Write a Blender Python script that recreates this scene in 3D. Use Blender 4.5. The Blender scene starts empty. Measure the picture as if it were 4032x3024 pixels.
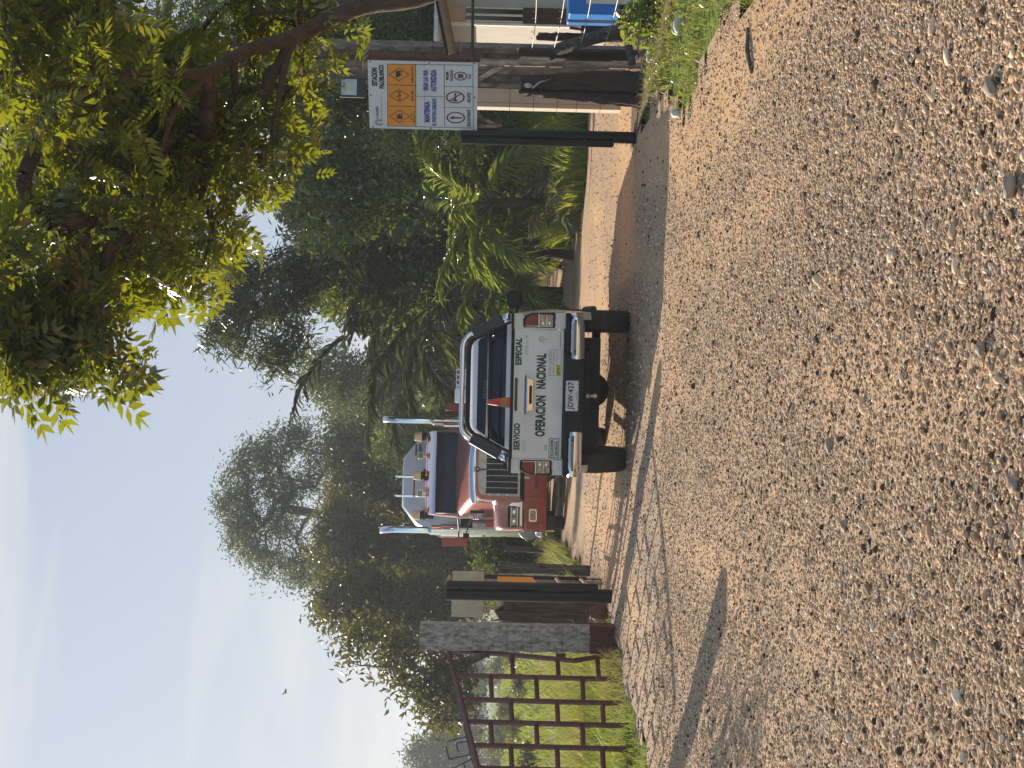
import bpy, math, random
import numpy as np
from mathutils import Vector, Matrix
random.seed(7); rng = np.random.default_rng(7)
PI = math.pi; R = math.radians
sc = bpy.context.scene

# ---------------------------------------------------------------- camera (phone held sideways: the picture is turned a quarter)
H = 1.57; FPX = 6060.0; pit = math.atan(86/6060); rol = R(1.3)
Fv = Vector((0, math.cos(pit), -math.sin(pit))); U0 = Vector((0, math.sin(pit), math.cos(pit))); R0 = Vector((1, 0, 0))
rv = math.cos(rol)*R0 + math.sin(rol)*U0; uv = -math.sin(rol)*R0 + math.cos(rol)*U0
cd = bpy.data.cameras.new('camera'); cam = bpy.data.objects.new('camera', cd); sc.collection.objects.link(cam)
M = Matrix((( -uv.x, rv.x, -Fv.x, 0), (-uv.y, rv.y, -Fv.y, 0), (-uv.z, rv.z, -Fv.z, H), (0, 0, 0, 1)))
cam.matrix_world = M
cd.sensor_width = 36; cd.lens = 36*FPX/4032; cd.clip_end = 3000; cd.clip_start = 0.05
sc.camera = cam
K = 1.89; KX = .946                      # survey units -> metres: depth and sideways
def D(x, y, z=0.0): return Vector((x*KX, y*K, z))
def at(sx, sy, Y):                      # survey point: photo pixel seen at survey depth Y -> world point
    Y = Y*K
    d = Fv + rv*((1512-sy)/FPX) - uv*((sx-2016)/FPX)
    return Vector((0, 0, H)) + d*(Y/d.y)
def gnd(sx, sy, z=0.0):
    d = Fv + rv*((1512-sy)/FPX) - uv*((sx-2016)/FPX)
    return Vector((0, 0, H)) + d*((z-H)/d.z)

# ---------------------------------------------------------------- sun and sky
SUNV = Vector((-0.60, 0.80, 0.45)).normalized()
elev = math.asin(SUNV.z); azim = math.atan2(SUNV.x, SUNV.y)
sd = bpy.data.lights.new('sun', 'SUN'); sun = bpy.data.objects.new('sun', sd); sc.collection.objects.link(sun)
sd.energy = 5.0; sd.angle = R(0.5); sd.color = (1.0, 0.87, 0.70)
sun.rotation_euler = (-SUNV).to_track_quat('-Z', 'Y').to_euler()
w = bpy.data.worlds.new('World'); sc.world = w; w.use_nodes = True
nt = w.node_tree; N = nt.nodes; L = nt.links; N.clear()
out = N.new('ShaderNodeOutputWorld'); bg = N.new('ShaderNodeBackground'); bg.inputs[1].default_value = 0.12
sky = N.new('ShaderNodeTexSky'); sky.sky_type = 'NISHITA'; sky.sun_disc = False; sky.sun_elevation = elev; sky.sun_rotation = azim
sky.air_density = 1.0; sky.dust_density = 1.0; sky.ozone_density = 1.2
tc = N.new('ShaderNodeTexCoord'); mp = N.new('ShaderNodeMapping'); mp.inputs['Scale'].default_value = (1.0, 1.0, 6.5); mp.inputs['Rotation'].default_value = (R(3), R(-2), 0)
n1 = N.new('ShaderNodeTexNoise'); n1.inputs['Scale'].default_value = 2.9; n1.inputs['Detail'].default_value = 5; n1.inputs['Roughness'].default_value = 0.5; n1.inputs['Distortion'].default_value = 0.5
cr = N.new('ShaderNodeValToRGB'); cr.color_ramp.elements[0].position = 0.47; cr.color_ramp.elements[1].position = 0.68
mx = N.new('ShaderNodeMix'); mx.data_type = 'RGBA'; mx.inputs[7].default_value = (3.95, 3.95, 3.80, 1)
sep = N.new('ShaderNodeSeparateXYZ'); hz = N.new('ShaderNodeMapRange'); hz.inputs[1].default_value = 0.0; hz.inputs[2].default_value = 0.45; hz.inputs[3].default_value = 0.93; hz.inputs[4].default_value = 0.80
mx2 = N.new('ShaderNodeMix'); mx2.data_type = 'RGBA'; mx2.inputs[7].default_value = (2.05, 2.32, 2.86, 1)
mul = N.new('ShaderNodeMath'); mul.operation = 'MULTIPLY'; mul.inputs[1].default_value = 0.75
L.new(tc.outputs['Generated'], mp.inputs[0]); L.new(mp.outputs[0], n1.inputs[0]); L.new(n1.outputs[0], cr.inputs[0])
L.new(tc.outputs['Generated'], sep.inputs[0]); L.new(sep.outputs[2], hz.inputs[0])
# paler towards the low sun, bluer on the far side of the sky
dirw = N.new('ShaderNodeMapRange'); dirw.inputs[1].default_value = -0.3; dirw.inputs[2].default_value = 0.6; dirw.inputs[3].default_value = 0.05; dirw.inputs[4].default_value = 1.0
mulw = N.new('ShaderNodeMath'); mulw.operation = 'MULTIPLY'; L.new(sep.outputs[1], dirw.inputs[0]); L.new(dirw.outputs[0], mulw.inputs[0]); L.new(hz.outputs[0], mulw.inputs[1])
L.new(mulw.outputs[0], mx2.inputs[0]); L.new(sky.outputs[0], mx2.inputs[6]); L.new(mx2.outputs[2], mx.inputs[6])
L.new(cr.outputs[0], mul.inputs[0]); mulc = N.new('ShaderNodeMath'); mulc.operation = 'MULTIPLY'; L.new(mul.outputs[0], mulc.inputs[0]); L.new(dirw.outputs[0], mulc.inputs[1]); L.new(mulc.outputs[0], mx.inputs[0]); L.new(mx.outputs[2], bg.inputs[0]); L.new(bg.outputs[0], out.inputs[0])
sc.view_settings.view_transform = 'Standard'; sc.view_settings.look = 'None'; sc.view_settings.exposure = 0.75; sc.view_settings.gamma = 1
sc.view_settings.use_curve_mapping = False
sc.render.engine = 'CYCLES'; sc.cycles.max_bounces = 8; sc.cycles.transparent_max_bounces = 6; sc.cycles.use_denoising = True

# ---------------------------------------------------------------- materials
def newmat(name):
    m = bpy.data.materials.new(name); m.use_nodes = True
    return m, m.node_tree.nodes, m.node_tree.links, m.node_tree.nodes['Principled BSDF']
def mat(name, col, rough=0.6, metal=0.0, var=0.0, scale=8.0, col2=None, bump=0.0, bscale=40.0, coat=0.0, stretch=None, spec=0.5, trans=0.0):
    m, n, l, b = newmat(name)
    b.inputs['Base Color'].default_value = (*col, 1); b.inputs['Roughness'].default_value = rough; b.inputs['Metallic'].default_value = metal
    b.inputs['Coat Weight'].default_value = coat; b.inputs['Specular IOR Level'].default_value = spec; b.inputs['Transmission Weight'].default_value = trans
    if var or col2 or bump:
        t = n.new('ShaderNodeTexCoord'); mpn = n.new('ShaderNodeMapping'); l.new(t.outputs['Object'], mpn.inputs[0])
        if stretch: mpn.inputs['Scale'].default_value = stretch
    if var or col2:
        c2 = col2 or tuple(max(0, c*(1-var)) for c in col)
        nz = n.new('ShaderNodeTexNoise'); nz.inputs['Scale'].default_value = scale; nz.inputs['Detail'].default_value = 6; nz.inputs['Roughness'].default_value = 0.65
        rp = n.new('ShaderNodeValToRGB'); rp.color_ramp.elements[0].position = 0.36; rp.color_ramp.elements[1].position = 0.66
        rp.color_ramp.elements[0].color = (*c2, 1); rp.color_ramp.elements[1].color = (*col, 1)
        l.new(mpn.outputs[0], nz.inputs[0]); l.new(nz.outputs[0], rp.inputs[0]); l.new(rp.outputs[0], b.inputs['Base Color'])
    if bump:
        nb = n.new('ShaderNodeTexNoise'); nb.inputs['Scale'].default_value = bscale; nb.inputs['Detail'].default_value = 5
        bp = n.new('ShaderNodeBump'); bp.inputs['Strength'].default_value = bump; bp.inputs['Distance'].default_value = 0.02
        l.new(mpn.outputs[0], nb.inputs[0]); l.new(nb.outputs[0], bp.inputs['Height']); l.new(bp.outputs[0], b.inputs['Normal'])
    return m
def leafmat(name, cols, trans=(0.35, 0.42, 0.03), tw=0.45, rough=0.35, gloss=0.5):
    # colour differs from leaf to leaf; light passes through the blades
    m, n, l, b = newmat(name)
    g = n.new('ShaderNodeNewGeometry'); rp = n.new('ShaderNodeValToRGB'); e = rp.color_ramp.elements
    while len(e) < len(cols): e.new(0.5)
    for i, c in enumerate(cols): e[i].position = i/(len(cols)-1); e[i].color = (*c, 1)
    l.new(g.outputs['Random Per Island'], rp.inputs[0]); l.new(rp.outputs[0], b.inputs['Base Color'])
    b.inputs['Roughness'].default_value = rough; b.inputs['Specular IOR Level'].default_value = gloss
    tr = n.new('ShaderNodeBsdfTranslucent'); ms = n.new('ShaderNodeMixShader'); ms.inputs[0].default_value = tw
    mc = n.new('ShaderNodeMix'); mc.data_type = 'RGBA'; mc.inputs[0].default_value = 0.6; mc.inputs[7].default_value = (*trans, 1)
    l.new(rp.outputs[0], mc.inputs[6]); l.new(mc.outputs[2], tr.inputs[0])
    l.new(b.outputs[0], ms.inputs[1]); l.new(tr.outputs[0], ms.inputs[2]); l.new(ms.outputs[0], n['Material Output'].inputs[0])
    return m
MT = dict(
 white=mat('white_paint', (.72, .71, .69), .30, coat=.5, col2=(.60, .57, .52), scale=2.2, bump=.02, bscale=5),
 trim=mat('black_plastic', (.008, .008, .010), .5, bump=.15, bscale=90, spec=.25),
 rubber=mat('rubber', (.022, .021, .02), .85, var=.4, scale=20, col2=(.06, .05, .04), bump=.4, bscale=60),
 flap=mat('mudflap', (.06, .042, .03), .8, var=.4, scale=12),
 chrome=mat('chrome', (.72, .73, .75), .12, 1.0, bump=.03, bscale=6),
 steel=mat('dull_steel', (.45, .45, .44), .38, 1.0, var=.35, scale=9, bump=.05, bscale=12),
 glass=mat('dark_glass', (.006, .009, .016), .06, spec=.5),
 lampred=mat('red_lens', (.25, .008, .008), .2, coat=.5, var=.5, scale=22),
 lampclear=mat('clear_lens', (.50, .40, .30), .15, coat=.7, col2=(.16, .09, .05), scale=26),
 amber=mat('amber_lens', (.85, .60, .30), .25, coat=.4, col2=(.75, .42, .16), scale=14),
 marker=mat('orange_marker', (.85, .17, .02), .3),
 platew=mat('plate_white', (.62, .62, .63), .4, var=.12, scale=30),
 ink=mat('black_ink', (.012, .012, .016), .5),
 inkgreen=mat('green_ink', (.02, .11, .075), .5),
 inkdark=mat('dark_green_ink', (.004, .02, .016), .5),
 inkgrey=mat('grey_ink', (.22, .22, .22), .4),
 inkpale=mat('pale_window_ink', (.10, .13, .16), .5),
 yellow=mat('yellow_sticker', (.72, .62, .03), .5),
 inkred=mat('red_ink', (.17, .008, .015), .5),
 inkblue=mat('blue_ink', (.02, .05, .40), .5, var=.3, scale=60),
 orange=mat('orange_panel', (.80, .30, .02), .5, var=.10, scale=5),
 signw=mat('sign_white', (.66, .67, .68), .45, var=.08, scale=4, bump=.03, bscale=4),
 cone=mat('cone_orange', (.50, .035, .012), .55, var=.2, scale=14),
 red=mat('truck_red', (.50, .15, .11), .30, coat=1.0, col2=(.42, .12, .09), scale=2.5, bump=.02, bscale=4),
 redflat=mat('bumper_red', (.42, .065, .022), .42, col2=(.30, .045, .018), scale=9, bump=.05, bscale=12),
 mesh=mat('grille_mesh', (.02, .02, .018), .7, var=.5, scale=220, bump=.8, bscale=220),
 tank=mat('tank_white', (.55, .56, .57), .4, var=.15, scale=2.0),
 chassis=mat('chassis_dirt', (.020, .017, .015), .8, var=.5, scale=8),
 conc=mat('weathered_concrete', (.44, .415, .37), .9, col2=(.13, .12, .105), scale=24, bump=.45, bscale=40, stretch=(1, 1, .45)),
 conc2=mat('pole_concrete', (.27, .23, .19), .9, col2=(.085, .07, .06), scale=13, bump=.5, bscale=32, stretch=(1, 1, .6)),
 redbase=mat('red_painted_base', (.10, .014, .012), .75, col2=(.055, .014, .012), scale=14, bump=.3, bscale=30),
 gater=mat('gate_dark_red', (.105, .012, .016), .45, var=.45, scale=18, bump=.1, bscale=40),
 blackp=mat('black_gate_paint', (.006, .007, .010), .35, bump=.05, bscale=30, spec=.3),
 bark=mat('bark', (.10, .060, .042), .9, col2=(.045, .028, .02), scale=9, bump=.7, bscale=26, stretch=(1, 1, .5)),
 barkg=mat('grey_bark', (.13, .11, .09), .9, col2=(.06, .05, .04), scale=9, bump=.6, bscale=22, stretch=(1, 1, .4)),
 oldwood=mat('old_dark_wood', (.075, .045, .032), .9, col2=(.028, .018, .013), scale=7, bump=.9, bscale=20, stretch=(3, 3, .35)),
 greywood=mat('grey_split_wood', (.12, .105, .09), .95, col2=(.032, .027, .023), scale=8, bump=1.0, bscale=22, stretch=(4, 4, .4)),
 rustpost=mat('rusty_white_post', (.50, .42, .34), .7, col2=(.16, .06, .03), scale=7, stretch=(2, 2, .5)),
 rust=mat('rust', (.13, .045, .025), .8, var=.5, scale=20),
 cream=mat('cream_wall', (.52, .44, .34), .8, var=.12, scale=6, bump=.05, bscale=30),
 peach=mat('peach_wall', (.50, .32, .20), .8, var=.08, scale=6),
 wallg=mat('grey_wall', (.40, .37, .32), .85, var=.10, scale=5, bump=.05, bscale=30),
 redwood=mat('red_brown_wood', (.075, .028, .02), .8, col2=(.035, .016, .013), scale=10, bump=.6, bscale=24, stretch=(4, 4, .4)),
 timber=mat('timber', (.30, .19, .11), .8, col2=(.17, .10, .06), scale=8, stretch=(1, 1, 1)),
 blue=mat('blue_plastic', (.0, .19, .62), .4, var=.12, scale=9),
 clay=mat('clay', (.17, .07, .035), .8, col2=(.10, .05, .03), scale=12, bump=.2, bscale=30),
 board=mat('cracked_board', (.48, .42, .31), .7, col2=(.40, .33, .22), scale=6),
 whitelit=mat('chalky_white', (.70, .66, .58), .6, var=.2, scale=12),
 darkcloth=mat('black_bag', (.006, .007, .012), .55, bump=.4, bscale=12),
 wire=mat('galvanised_wire', (.45, .42, .38), .35, .8),
 ledglass=mat('lamp_glass', (.42, .50, .54), .25, var=.15, scale=12, coat=.5),
 ledchip=mat('led_plate', (.50, .52, .36), .5),
 darkgrey=mat('dark_grey_metal', (.02, .024, .028), .5),
 tan=mat('tan_step_pad', (.32, .20, .11), .5, col2=(.22, .14, .08), scale=7, metal=.3),
)

# ---------------------------------------------------------------- mesh helpers
col = sc.collection
class MB:
    def __init__(s): s.v = []; s.f = []; s.m = []
    def add(s, vs, fs, mi=0):
        o = len(s.v); s.v += [tuple(v) for v in vs]; s.f += [tuple(i+o for i in f) for f in fs]; s.m += [mi]*len(fs); return s
    def box(s, x0, x1, y0, y1, z0, z1, mi=0, mtx=None):
        v = [Vector((x, y, z)) for z in (z0, z1) for y in (y0, y1) for x in (x0, x1)]
        if mtx is not None: v = [mtx @ p for p in v]
        return s.add(v, [(0, 2, 3, 1), (4, 5, 7, 6), (0, 1, 5, 4), (2, 6, 7, 3), (0, 4, 6, 2), (1, 3, 7, 5)], mi)
    def tube(s, pts, rad, n=10, mi=0, caps=True, flat=1.0):
        pts = [Vector(p) for p in pts]; rad = rad if isinstance(rad, (list, tuple)) else [rad]*len(pts)
        rings = []; up = None
        for i, p in enumerate(pts):
            t = (pts[min(i+1, len(pts)-1)]-pts[max(i-1, 0)]).normalized()
            if up is None: up = Vector((0, 0, 1)) if abs(t.z) < .9 else Vector((1, 0, 0))
            a = t.cross(up).normalized(); b = a.cross(t).normalized(); up = b
            rings.append([p+(a*math.cos(2*PI*k/n)+b*math.sin(2*PI*k/n)*flat)*rad[i] for k in range(n)])
        vs = [v for r in rings for v in r]; fs = []
        for i in range(len(rings)-1):
            for k in range(n): fs.append((i*n+k, i*n+(k+1) % n, (i+1)*n+(k+1) % n, (i+1)*n+k))
        if caps: fs.append(tuple(range(n-1, -1, -1))); fs.append(tuple((len(rings)-1)*n+k for k in range(n)))
        return s.add(vs, fs, mi)
    def lathe(s, c, ax, prof, n=24, mi=0):  # prof: (distance along ax, radius)
        c = Vector(c); ax = Vector(ax).normalized()
        a = ax.cross(Vector((0, 0, 1)) if abs(ax.z) < .9 else Vector((1, 0, 0))).normalized(); b = a.cross(ax).normalized(); k = len(prof)
        vs = [c+ax*d+(a*math.cos(2*PI*j/n)+b*math.sin(2*PI*j/n))*r for d, r in prof for j in range(n)]
        fs = [(i*n+j, i*n+(j+1) % n, (i+1)*n+(j+1) % n, (i+1)*n+j) for i in range(k-1) for j in range(n)]
        fs.append(tuple(range(n-1, -1, -1))); fs.append(tuple((k-1)*n+j for j in range(n)))
        return s.add(vs, fs, mi)
    def prism(s, poly, y0, y1, mi=0):      # outline in local x,z pushed along y
        n = len(poly); vs = [(x, y0, z) for x, z in poly]+[(x, y1, z) for x, z in poly]
        fs = [tuple(range(n)), tuple(range(2*n-1, n-1, -1))]+[(i, i+n, (i+1) % n+n, (i+1) % n) for i in range(n)]
        return s.add(vs, fs, mi)
    def grid(s, rows, mi=0, close=False):
        n = len(rows[0]); vs = [v for r in rows for v in r]; fs = []
        for i in range(len(rows)-1):
            for k in range(n-(0 if close else 1)): fs.append((i*n+k, i*n+(k+1) % n, (i+1)*n+(k+1) % n, (i+1)*n+k))
        return s.add(vs, fs, mi)
    def ball(s, c, r, mi=0, n=14, k=8):
        c = Vector(c); rows = []
        for i in range(k+1):
            t = -PI/2+PI*i/k; rows.append([c+Vector((math.cos(t)*math.cos(2*PI*j/n)*r[0], math.cos(t)*math.sin(2*PI*j/n)*r[1], math.sin(t)*r[2])) for j in range(n)])
        return s.grid(rows, mi, True)
    def text(s, body, x0, x1, z0, z1, y, mi=0, off=0.0, spread=0):
        vs, fs = textgeo(body, off, spread); xs = [v[0] for v in vs]; zs = [v[1] for v in vs]
        b0, b1, c0, c1 = textbox(body, spread)
        return s.add([(x0+(a-b0)/(b1-b0)*(x1-x0), y, z0+(b-c0)/(c1-c0)*(z1-z0)) for a, b in vs], fs, mi)
    def build(s, name, mats, parent=None, bevel=0.0, smooth=False, loc=None, seg=2):
        me = bpy.data.meshes.new(name); me.from_pydata(s.v, [], s.f); me.validate()
        mats = mats if isinstance(mats, (list, tuple)) else [mats]
        for m in mats: me.materials.append(MT[m] if isinstance(m, str) else m)
        if len(me.polygons) == len(s.m): me.polygons.foreach_set('material_index', s.m)
        if smooth: me.polygons.foreach_set('use_smooth', [True]*len(me.polygons))
        o = bpy.data.objects.new(name, me); col.objects.link(o)
        if parent is not None: o.parent = parent
        if loc is not None: o.location = loc
        if bevel:
            b = o.modifiers.new('bevel', 'BEVEL'); b.width = bevel; b.segments = seg; b.limit_method = 'ANGLE'; b.angle_limit = R(35)
        if smooth == 2:
            try: me.set_sharp_from_angle(angle=R(38))
            except Exception: pass
        return o
_tg = {}
def textgeo(body, off=0.0, spread=0):
    k = (body, off, spread)
    if k not in _tg:
        cu = bpy.data.curves.new('t', 'FONT'); cu.body = body; cu.offset = off; cu.resolution_u = 3; cu.space_character = 1+spread
        ob = bpy.data.objects.new('t', cu); me = bpy.data.meshes.new_from_object(ob)
        _tg[k] = ([(v.co.x, v.co.y) for v in me.vertices], [tuple(p.vertices) for p in me.polygons])
        bpy.data.objects.remove(ob); bpy.data.curves.remove(cu); bpy.data.meshes.remove(me)
    return _tg[k]
def textbox(body, spread=0):
    v = textgeo(body, 0.0, spread)[0]; a = [p[0] for p in v]; b = [p[1] for p in v]
    return min(a), max(a), min(b), max(b)
def empty(name, loc, rz=0.0):
    o = bpy.data.objects.new(name, None); col.objects.link(o); o.location = loc; o.rotation_euler = (0, 0, rz); o.empty_display_size = .1; return o
def tag(o, label=None, cat=None, group=None, kind=None):
    if label: o['label'] = label
    if cat: o['category'] = cat
    if group: o['group'] = group
    if kind: o['kind'] = kind
    return o
def npmesh(name, V, Fc, material, parent=None, smooth=False, matidx=None):
    V = np.asarray(V, dtype=np.float32).reshape(-1, 3); Fc = np.asarray(Fc, dtype=np.int32); k = Fc.shape[1]; n = len(Fc)
    me = bpy.data.meshes.new(name); me.vertices.add(len(V)); me.vertices.foreach_set('co', V.ravel())
    me.loops.add(n*k); me.loops.foreach_set('vertex_index', Fc.ravel())
    me.polygons.add(n); me.polygons.foreach_set('loop_start', np.arange(0, n*k, k, dtype=np.int32))
    for m in (material if isinstance(material, (list, tuple)) else [material]): me.materials.append(MT[m] if isinstance(m, str) else m)
    if smooth: me.polygons.foreach_set('use_smooth', np.ones(n, dtype=bool))
    if matidx is not None: me.polygons.foreach_set('material_index', matidx.astype(np.int32))
    me.update(calc_edges=True); me.validate()
    o = bpy.data.objects.new(name, me); col.objects.link(o)
    if parent is not None: o.parent = parent
    return o
def arc(cx, cz, r, a0, a1, n): return [(cx+r*math.cos(R(a0+(a1-a0)*i/n)), cz+r*math.sin(R(a0+(a1-a0)*i/n))) for i in range(n+1)]
def rrect(x0, x1, z0, z1, r, n=4):
    return arc(x1-r, z1-r, r, 0, 90, n)+arc(x0+r, z1-r, r, 90, 180, n)+arc(x0+r, z0+r, r, 180, 270, n)+arc(x1-r, z0+r, r, 270, 360, n)

# ================================================================ GROUND, GRAVEL
LX = ([-16, -1, 3, 5.5, 7.5, 9, 9.7, 10.5, 16, 24, 34], [-14, -13, -5.6, -4.6, -3.85, -3.45, -3.25, -3.0, -3.35, -3.7, -4.5])
RXn = ([-16, -1, 4.0, 5.3, 6.0, 6.8, 7.6, 8.3, 8.9], [13, 12, 2.85, 2.6, 2.62, 2.55, 2.8, 3.0, 3.1])
RXf = ([13.8, 14.2, 15.5, 19, 25, 34], [4.2, 3.43, 2.95, 3.2, 2.9, 2.4])
def wob(x, y): return 0.10*np.sin(3.1*y+x)+0.07*np.sin(7.7*y-1.3*x)+0.04*np.sin(17*y)
def in_gravel(x, y):
    x = np.asarray(x, float); y = np.asarray(y, float); ww = wob(x, y)
    xr = np.where(y < 8.9, np.interp(y, *RXn), np.where(y < 13.8+0.12*np.sin(3*x), 15.0, np.interp(y, *RXf)))
    return (x > np.interp(y, *LX)+ww) & (x < xr+ww)
def sandiness(x, y):
    xr = np.interp(y, *RXn); band = np.exp(-((x-(xr-0.42))/0.38)**2)*(y > 3)*(y < 9)
    b2 = np.exp(-((y-9.6)/0.7)**2)*(x > 1.2)*0.9                      # sandy strip through the gateway
    lump = 0.5+0.5*np.sin(1.3*x+0.7*np.sin(1.9*y))*np.sin(1.1*y+1.0*np.sin(0.9*x)); fine = 0.5+0.5*np.sin(4.1*x+2*np.sin(2.3*y))*np.sin(3.7*y+x)
    xc = .12*(y-8.2)-.15+.25*np.sin(.6*y); trk_ = 0
    for o_ in (-.95, .62, -2.3, 1.9): trk_ = trk_+np.exp(-((x-xc*(1+.3*o_)-o_)/.20)**2)*(.55+.3*np.sin(1.7*y+o_*3))
    return np.clip(.55*np.clip(trk_, 0, 1)+np.maximum(band, b2)+0.42*lump**1.5+0.22*fine*lump+0.35*np.clip((y-9.5)/4, 0, 1), 0, 1)
def gz(x, y): return 0.010*np.sin(1.7*x+0.5)*np.sin(1.1*y)+0.006*np.sin(3.9*x-2*y)
gs = 0.18; xs = np.arange(-14, 15.01, gs); ys = np.arange(-16, 64.01, gs)
X, Y = np.meshgrid(xs, ys); Z = gz(X, Y); V = np.stack([X, Y, Z], -1).reshape(-1, 3)
nx = len(xs); ny = len(ys); ii = (np.arange(ny-1)[:, None]*nx+np.arange(nx-1)[None, :])
keep = in_gravel((X[:-1, :-1]+gs/2)/KX, (Y[:-1, :-1]+gs/2)/K)
q = ii[keep]; Fq = np.stack([q, q+1, q+nx+1, q+nx], -1)
used = np.unique(Fq); rem = -np.ones(len(V), int); rem[used] = np.arange(len(used))
gm, n, l, b = newmat('gravel')
a = n.new('ShaderNodeAttribute'); a.attribute_name = 'sand'; t = n.new('ShaderNodeTexCoord')
na = n.new('ShaderNodeTexNoise'); na.inputs['Scale'].default_value = 2.2; na.inputs['Detail'].default_value = 8; na.inputs['Roughness'].default_value = .7
nb = n.new('ShaderNodeTexVoronoi'); nb.inputs['Scale'].default_value = 42
nc = n.new('ShaderNodeTexNoise'); nc.inputs['Scale'].default_value = 70; nc.inputs['Detail'].default_value = 6; nc.inputs['Roughness'].default_value = .8
for k in (na, nb, nc): l.new(t.outputs['Object'], k.inputs['Vector'])
ad = n.new('ShaderNodeMath'); ad.operation = 'ADD'; ad.use_clamp = True; ms = n.new('ShaderNodeMath'); ms.operation = 'MULTIPLY_ADD'; ms.inputs[1].default_value = 1.6; ms.inputs[2].default_value = -0.80
l.new(na.outputs[0], ms.inputs[0]); l.new(a.outputs['Fac'], ad.inputs[0]); l.new(ms.outputs[0], ad.inputs[1])
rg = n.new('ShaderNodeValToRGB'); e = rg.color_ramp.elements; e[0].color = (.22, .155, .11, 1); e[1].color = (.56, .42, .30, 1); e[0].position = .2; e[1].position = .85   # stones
rs = n.new('ShaderNodeValToRGB'); e = rs.color_ramp.elements; e[0].color = (.36, .21, .105, 1); e[1].color = (.78, .52, .29, 1); e[0].position = .3; e[1].position = .7   # sand, its dark end standing in for shade in the cracks
l.new(nb.outputs['Color'], rg.inputs[0]); l.new(nc.outputs[0], rs.inputs[0])
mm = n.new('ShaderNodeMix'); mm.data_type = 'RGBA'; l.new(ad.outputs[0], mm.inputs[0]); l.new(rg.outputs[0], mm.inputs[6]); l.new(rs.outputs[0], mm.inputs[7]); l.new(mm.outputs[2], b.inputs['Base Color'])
b.inputs['Roughness'].default_value = .92; b.inputs['Specular IOR Level'].default_value = .2
bp1 = n.new('ShaderNodeBump'); bp1.inputs['Distance'].default_value = .022; bp1.invert = True; bs = n.new('ShaderNodeMath'); bs.operation = 'MULTIPLY_ADD'; bs.inputs[1].default_value = -0.75; bs.inputs[2].default_value = 0.95
l.new(ad.outputs[0], bs.inputs[0]); l.new(bs.outputs[0], bp1.inputs['Strength']); l.new(nb.outputs['Distance'], bp1.inputs['Height'])
bp2 = n.new('ShaderNodeBump'); bp2.inputs['Distance'].default_value = .012; bp2.inputs['Strength'].default_value = .7; l.new(nc.outputs[0], bp2.inputs['Height']); l.new(bp1.outputs[0], bp2.inputs['Normal']); l.new(bp2.outputs[0], b.inputs['Normal'])
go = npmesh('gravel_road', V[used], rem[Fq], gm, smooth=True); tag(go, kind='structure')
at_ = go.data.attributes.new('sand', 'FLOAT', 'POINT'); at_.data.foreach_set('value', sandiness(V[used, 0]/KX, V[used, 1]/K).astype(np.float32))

# the ground under it all, grassy, out to the horizon
sm, n, l, b = newmat('grassy_ground'); t = n.new('ShaderNodeTexCoord')
na = n.new('ShaderNodeTexNoise'); na.inputs['Scale'].default_value = .22; na.inputs['Detail'].default_value = 10; na.inputs['Roughness'].default_value = .75
l.new(t.outputs['Object'], na.inputs[0]); rg = n.new('ShaderNodeValToRGB'); e = rg.color_ramp.elements
e[0].position = .38; e[0].color = (.07, .10, .022, 1); e[1].position = .66; e[1].color = (.26, .27, .075, 1); e2 = e.new(.52); e2.color = (.15, .20, .035, 1)
l.new(na.outputs[0], rg.inputs[0]); l.new(rg.outputs[0], b.inputs['Base Color']); b.inputs['Roughness'].default_value = .95; b.inputs['Specular IOR Level'].default_value = .1
nb = n.new('ShaderNodeTexNoise'); nb.inputs['Scale'].default_value = 9; nb.inputs['Detail'].default_value = 8; l.new(t.outputs['Object'], nb.inputs[0])
bp = n.new('ShaderNodeBump'); bp.inputs['Strength'].default_value = 1; bp.inputs['Distance'].default_value = .15; l.new(nb.outputs[0], bp.inputs['Height']); l.new(bp.outputs[0], b.inputs['Normal'])
g = MB(); g.add([(-1500, -300, -.035), (1500, -300, -.035), (1500, 2500, -.035), (-1500, 2500, -.035)], [(0, 1, 2, 3)])
tag(g.build('ground', sm), kind='structure')
# brown litter and bare soil under the right-hand posts and trees
so = mat('leaf_litter_soil', (.20, .12, .07), .95, col2=(.075, .05, .03), scale=11, bump=.9, bscale=45)
def soil(name, outline, z):
    s = MB(); s.add([(x*KX, y*K, z) for x, y in outline], [tuple(range(len(outline)))]); tag(s.build(name, so), kind='structure')
soil('bare_soil', [(2.85, 9.35), (3.1, 8.4), (3.5, 7.4), (5.5, 6.5), (9, 6.6), (9, 9.2), (6, 9.35)], .018)
EDGE = np.array([(15, 13.9), (9, 13.95), (4.3, 13.9), (3.45, 14.3), (2.95, 15.6), (3.1, 17.5), (3.2, 19), (2.9, 25), (2.4, 34)])*np.array([KX, K])
def bankz(x, y):                          # low grassy bank behind the yard, right of the road
    x = np.asarray(x, float); y = np.asarray(y, float); d = np.full(x.shape, 99.)
    for a_, b_ in zip(EDGE[:-1], EDGE[1:]):
        ab = b_-a_; t_ = np.clip(((x-a_[0])*ab[0]+(y-a_[1])*ab[1])/(ab@ab), 0, 1); d = np.minimum(d, np.hypot(x-a_[0]-t_*ab[0], y-a_[1]-t_*ab[1]))
    return np.where((x > 1.8) & (y > 13.5*K) & ~in_gravel(x/KX, y/K), .95*(1-np.exp(-(d/1.5)**2))+.05*np.sin(2.1*x)*np.sin(1.7*y), 0.0)
xb = np.arange(2.0, 16, .25); yb = np.arange(13.7*K, 62, .25); XB, YB = np.meshgrid(xb, yb); ZB = bankz(XB, YB)-.02; ib = np.arange(len(yb)-1)[:, None]*len(xb)+np.arange(len(xb)-1)[None, :]
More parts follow.
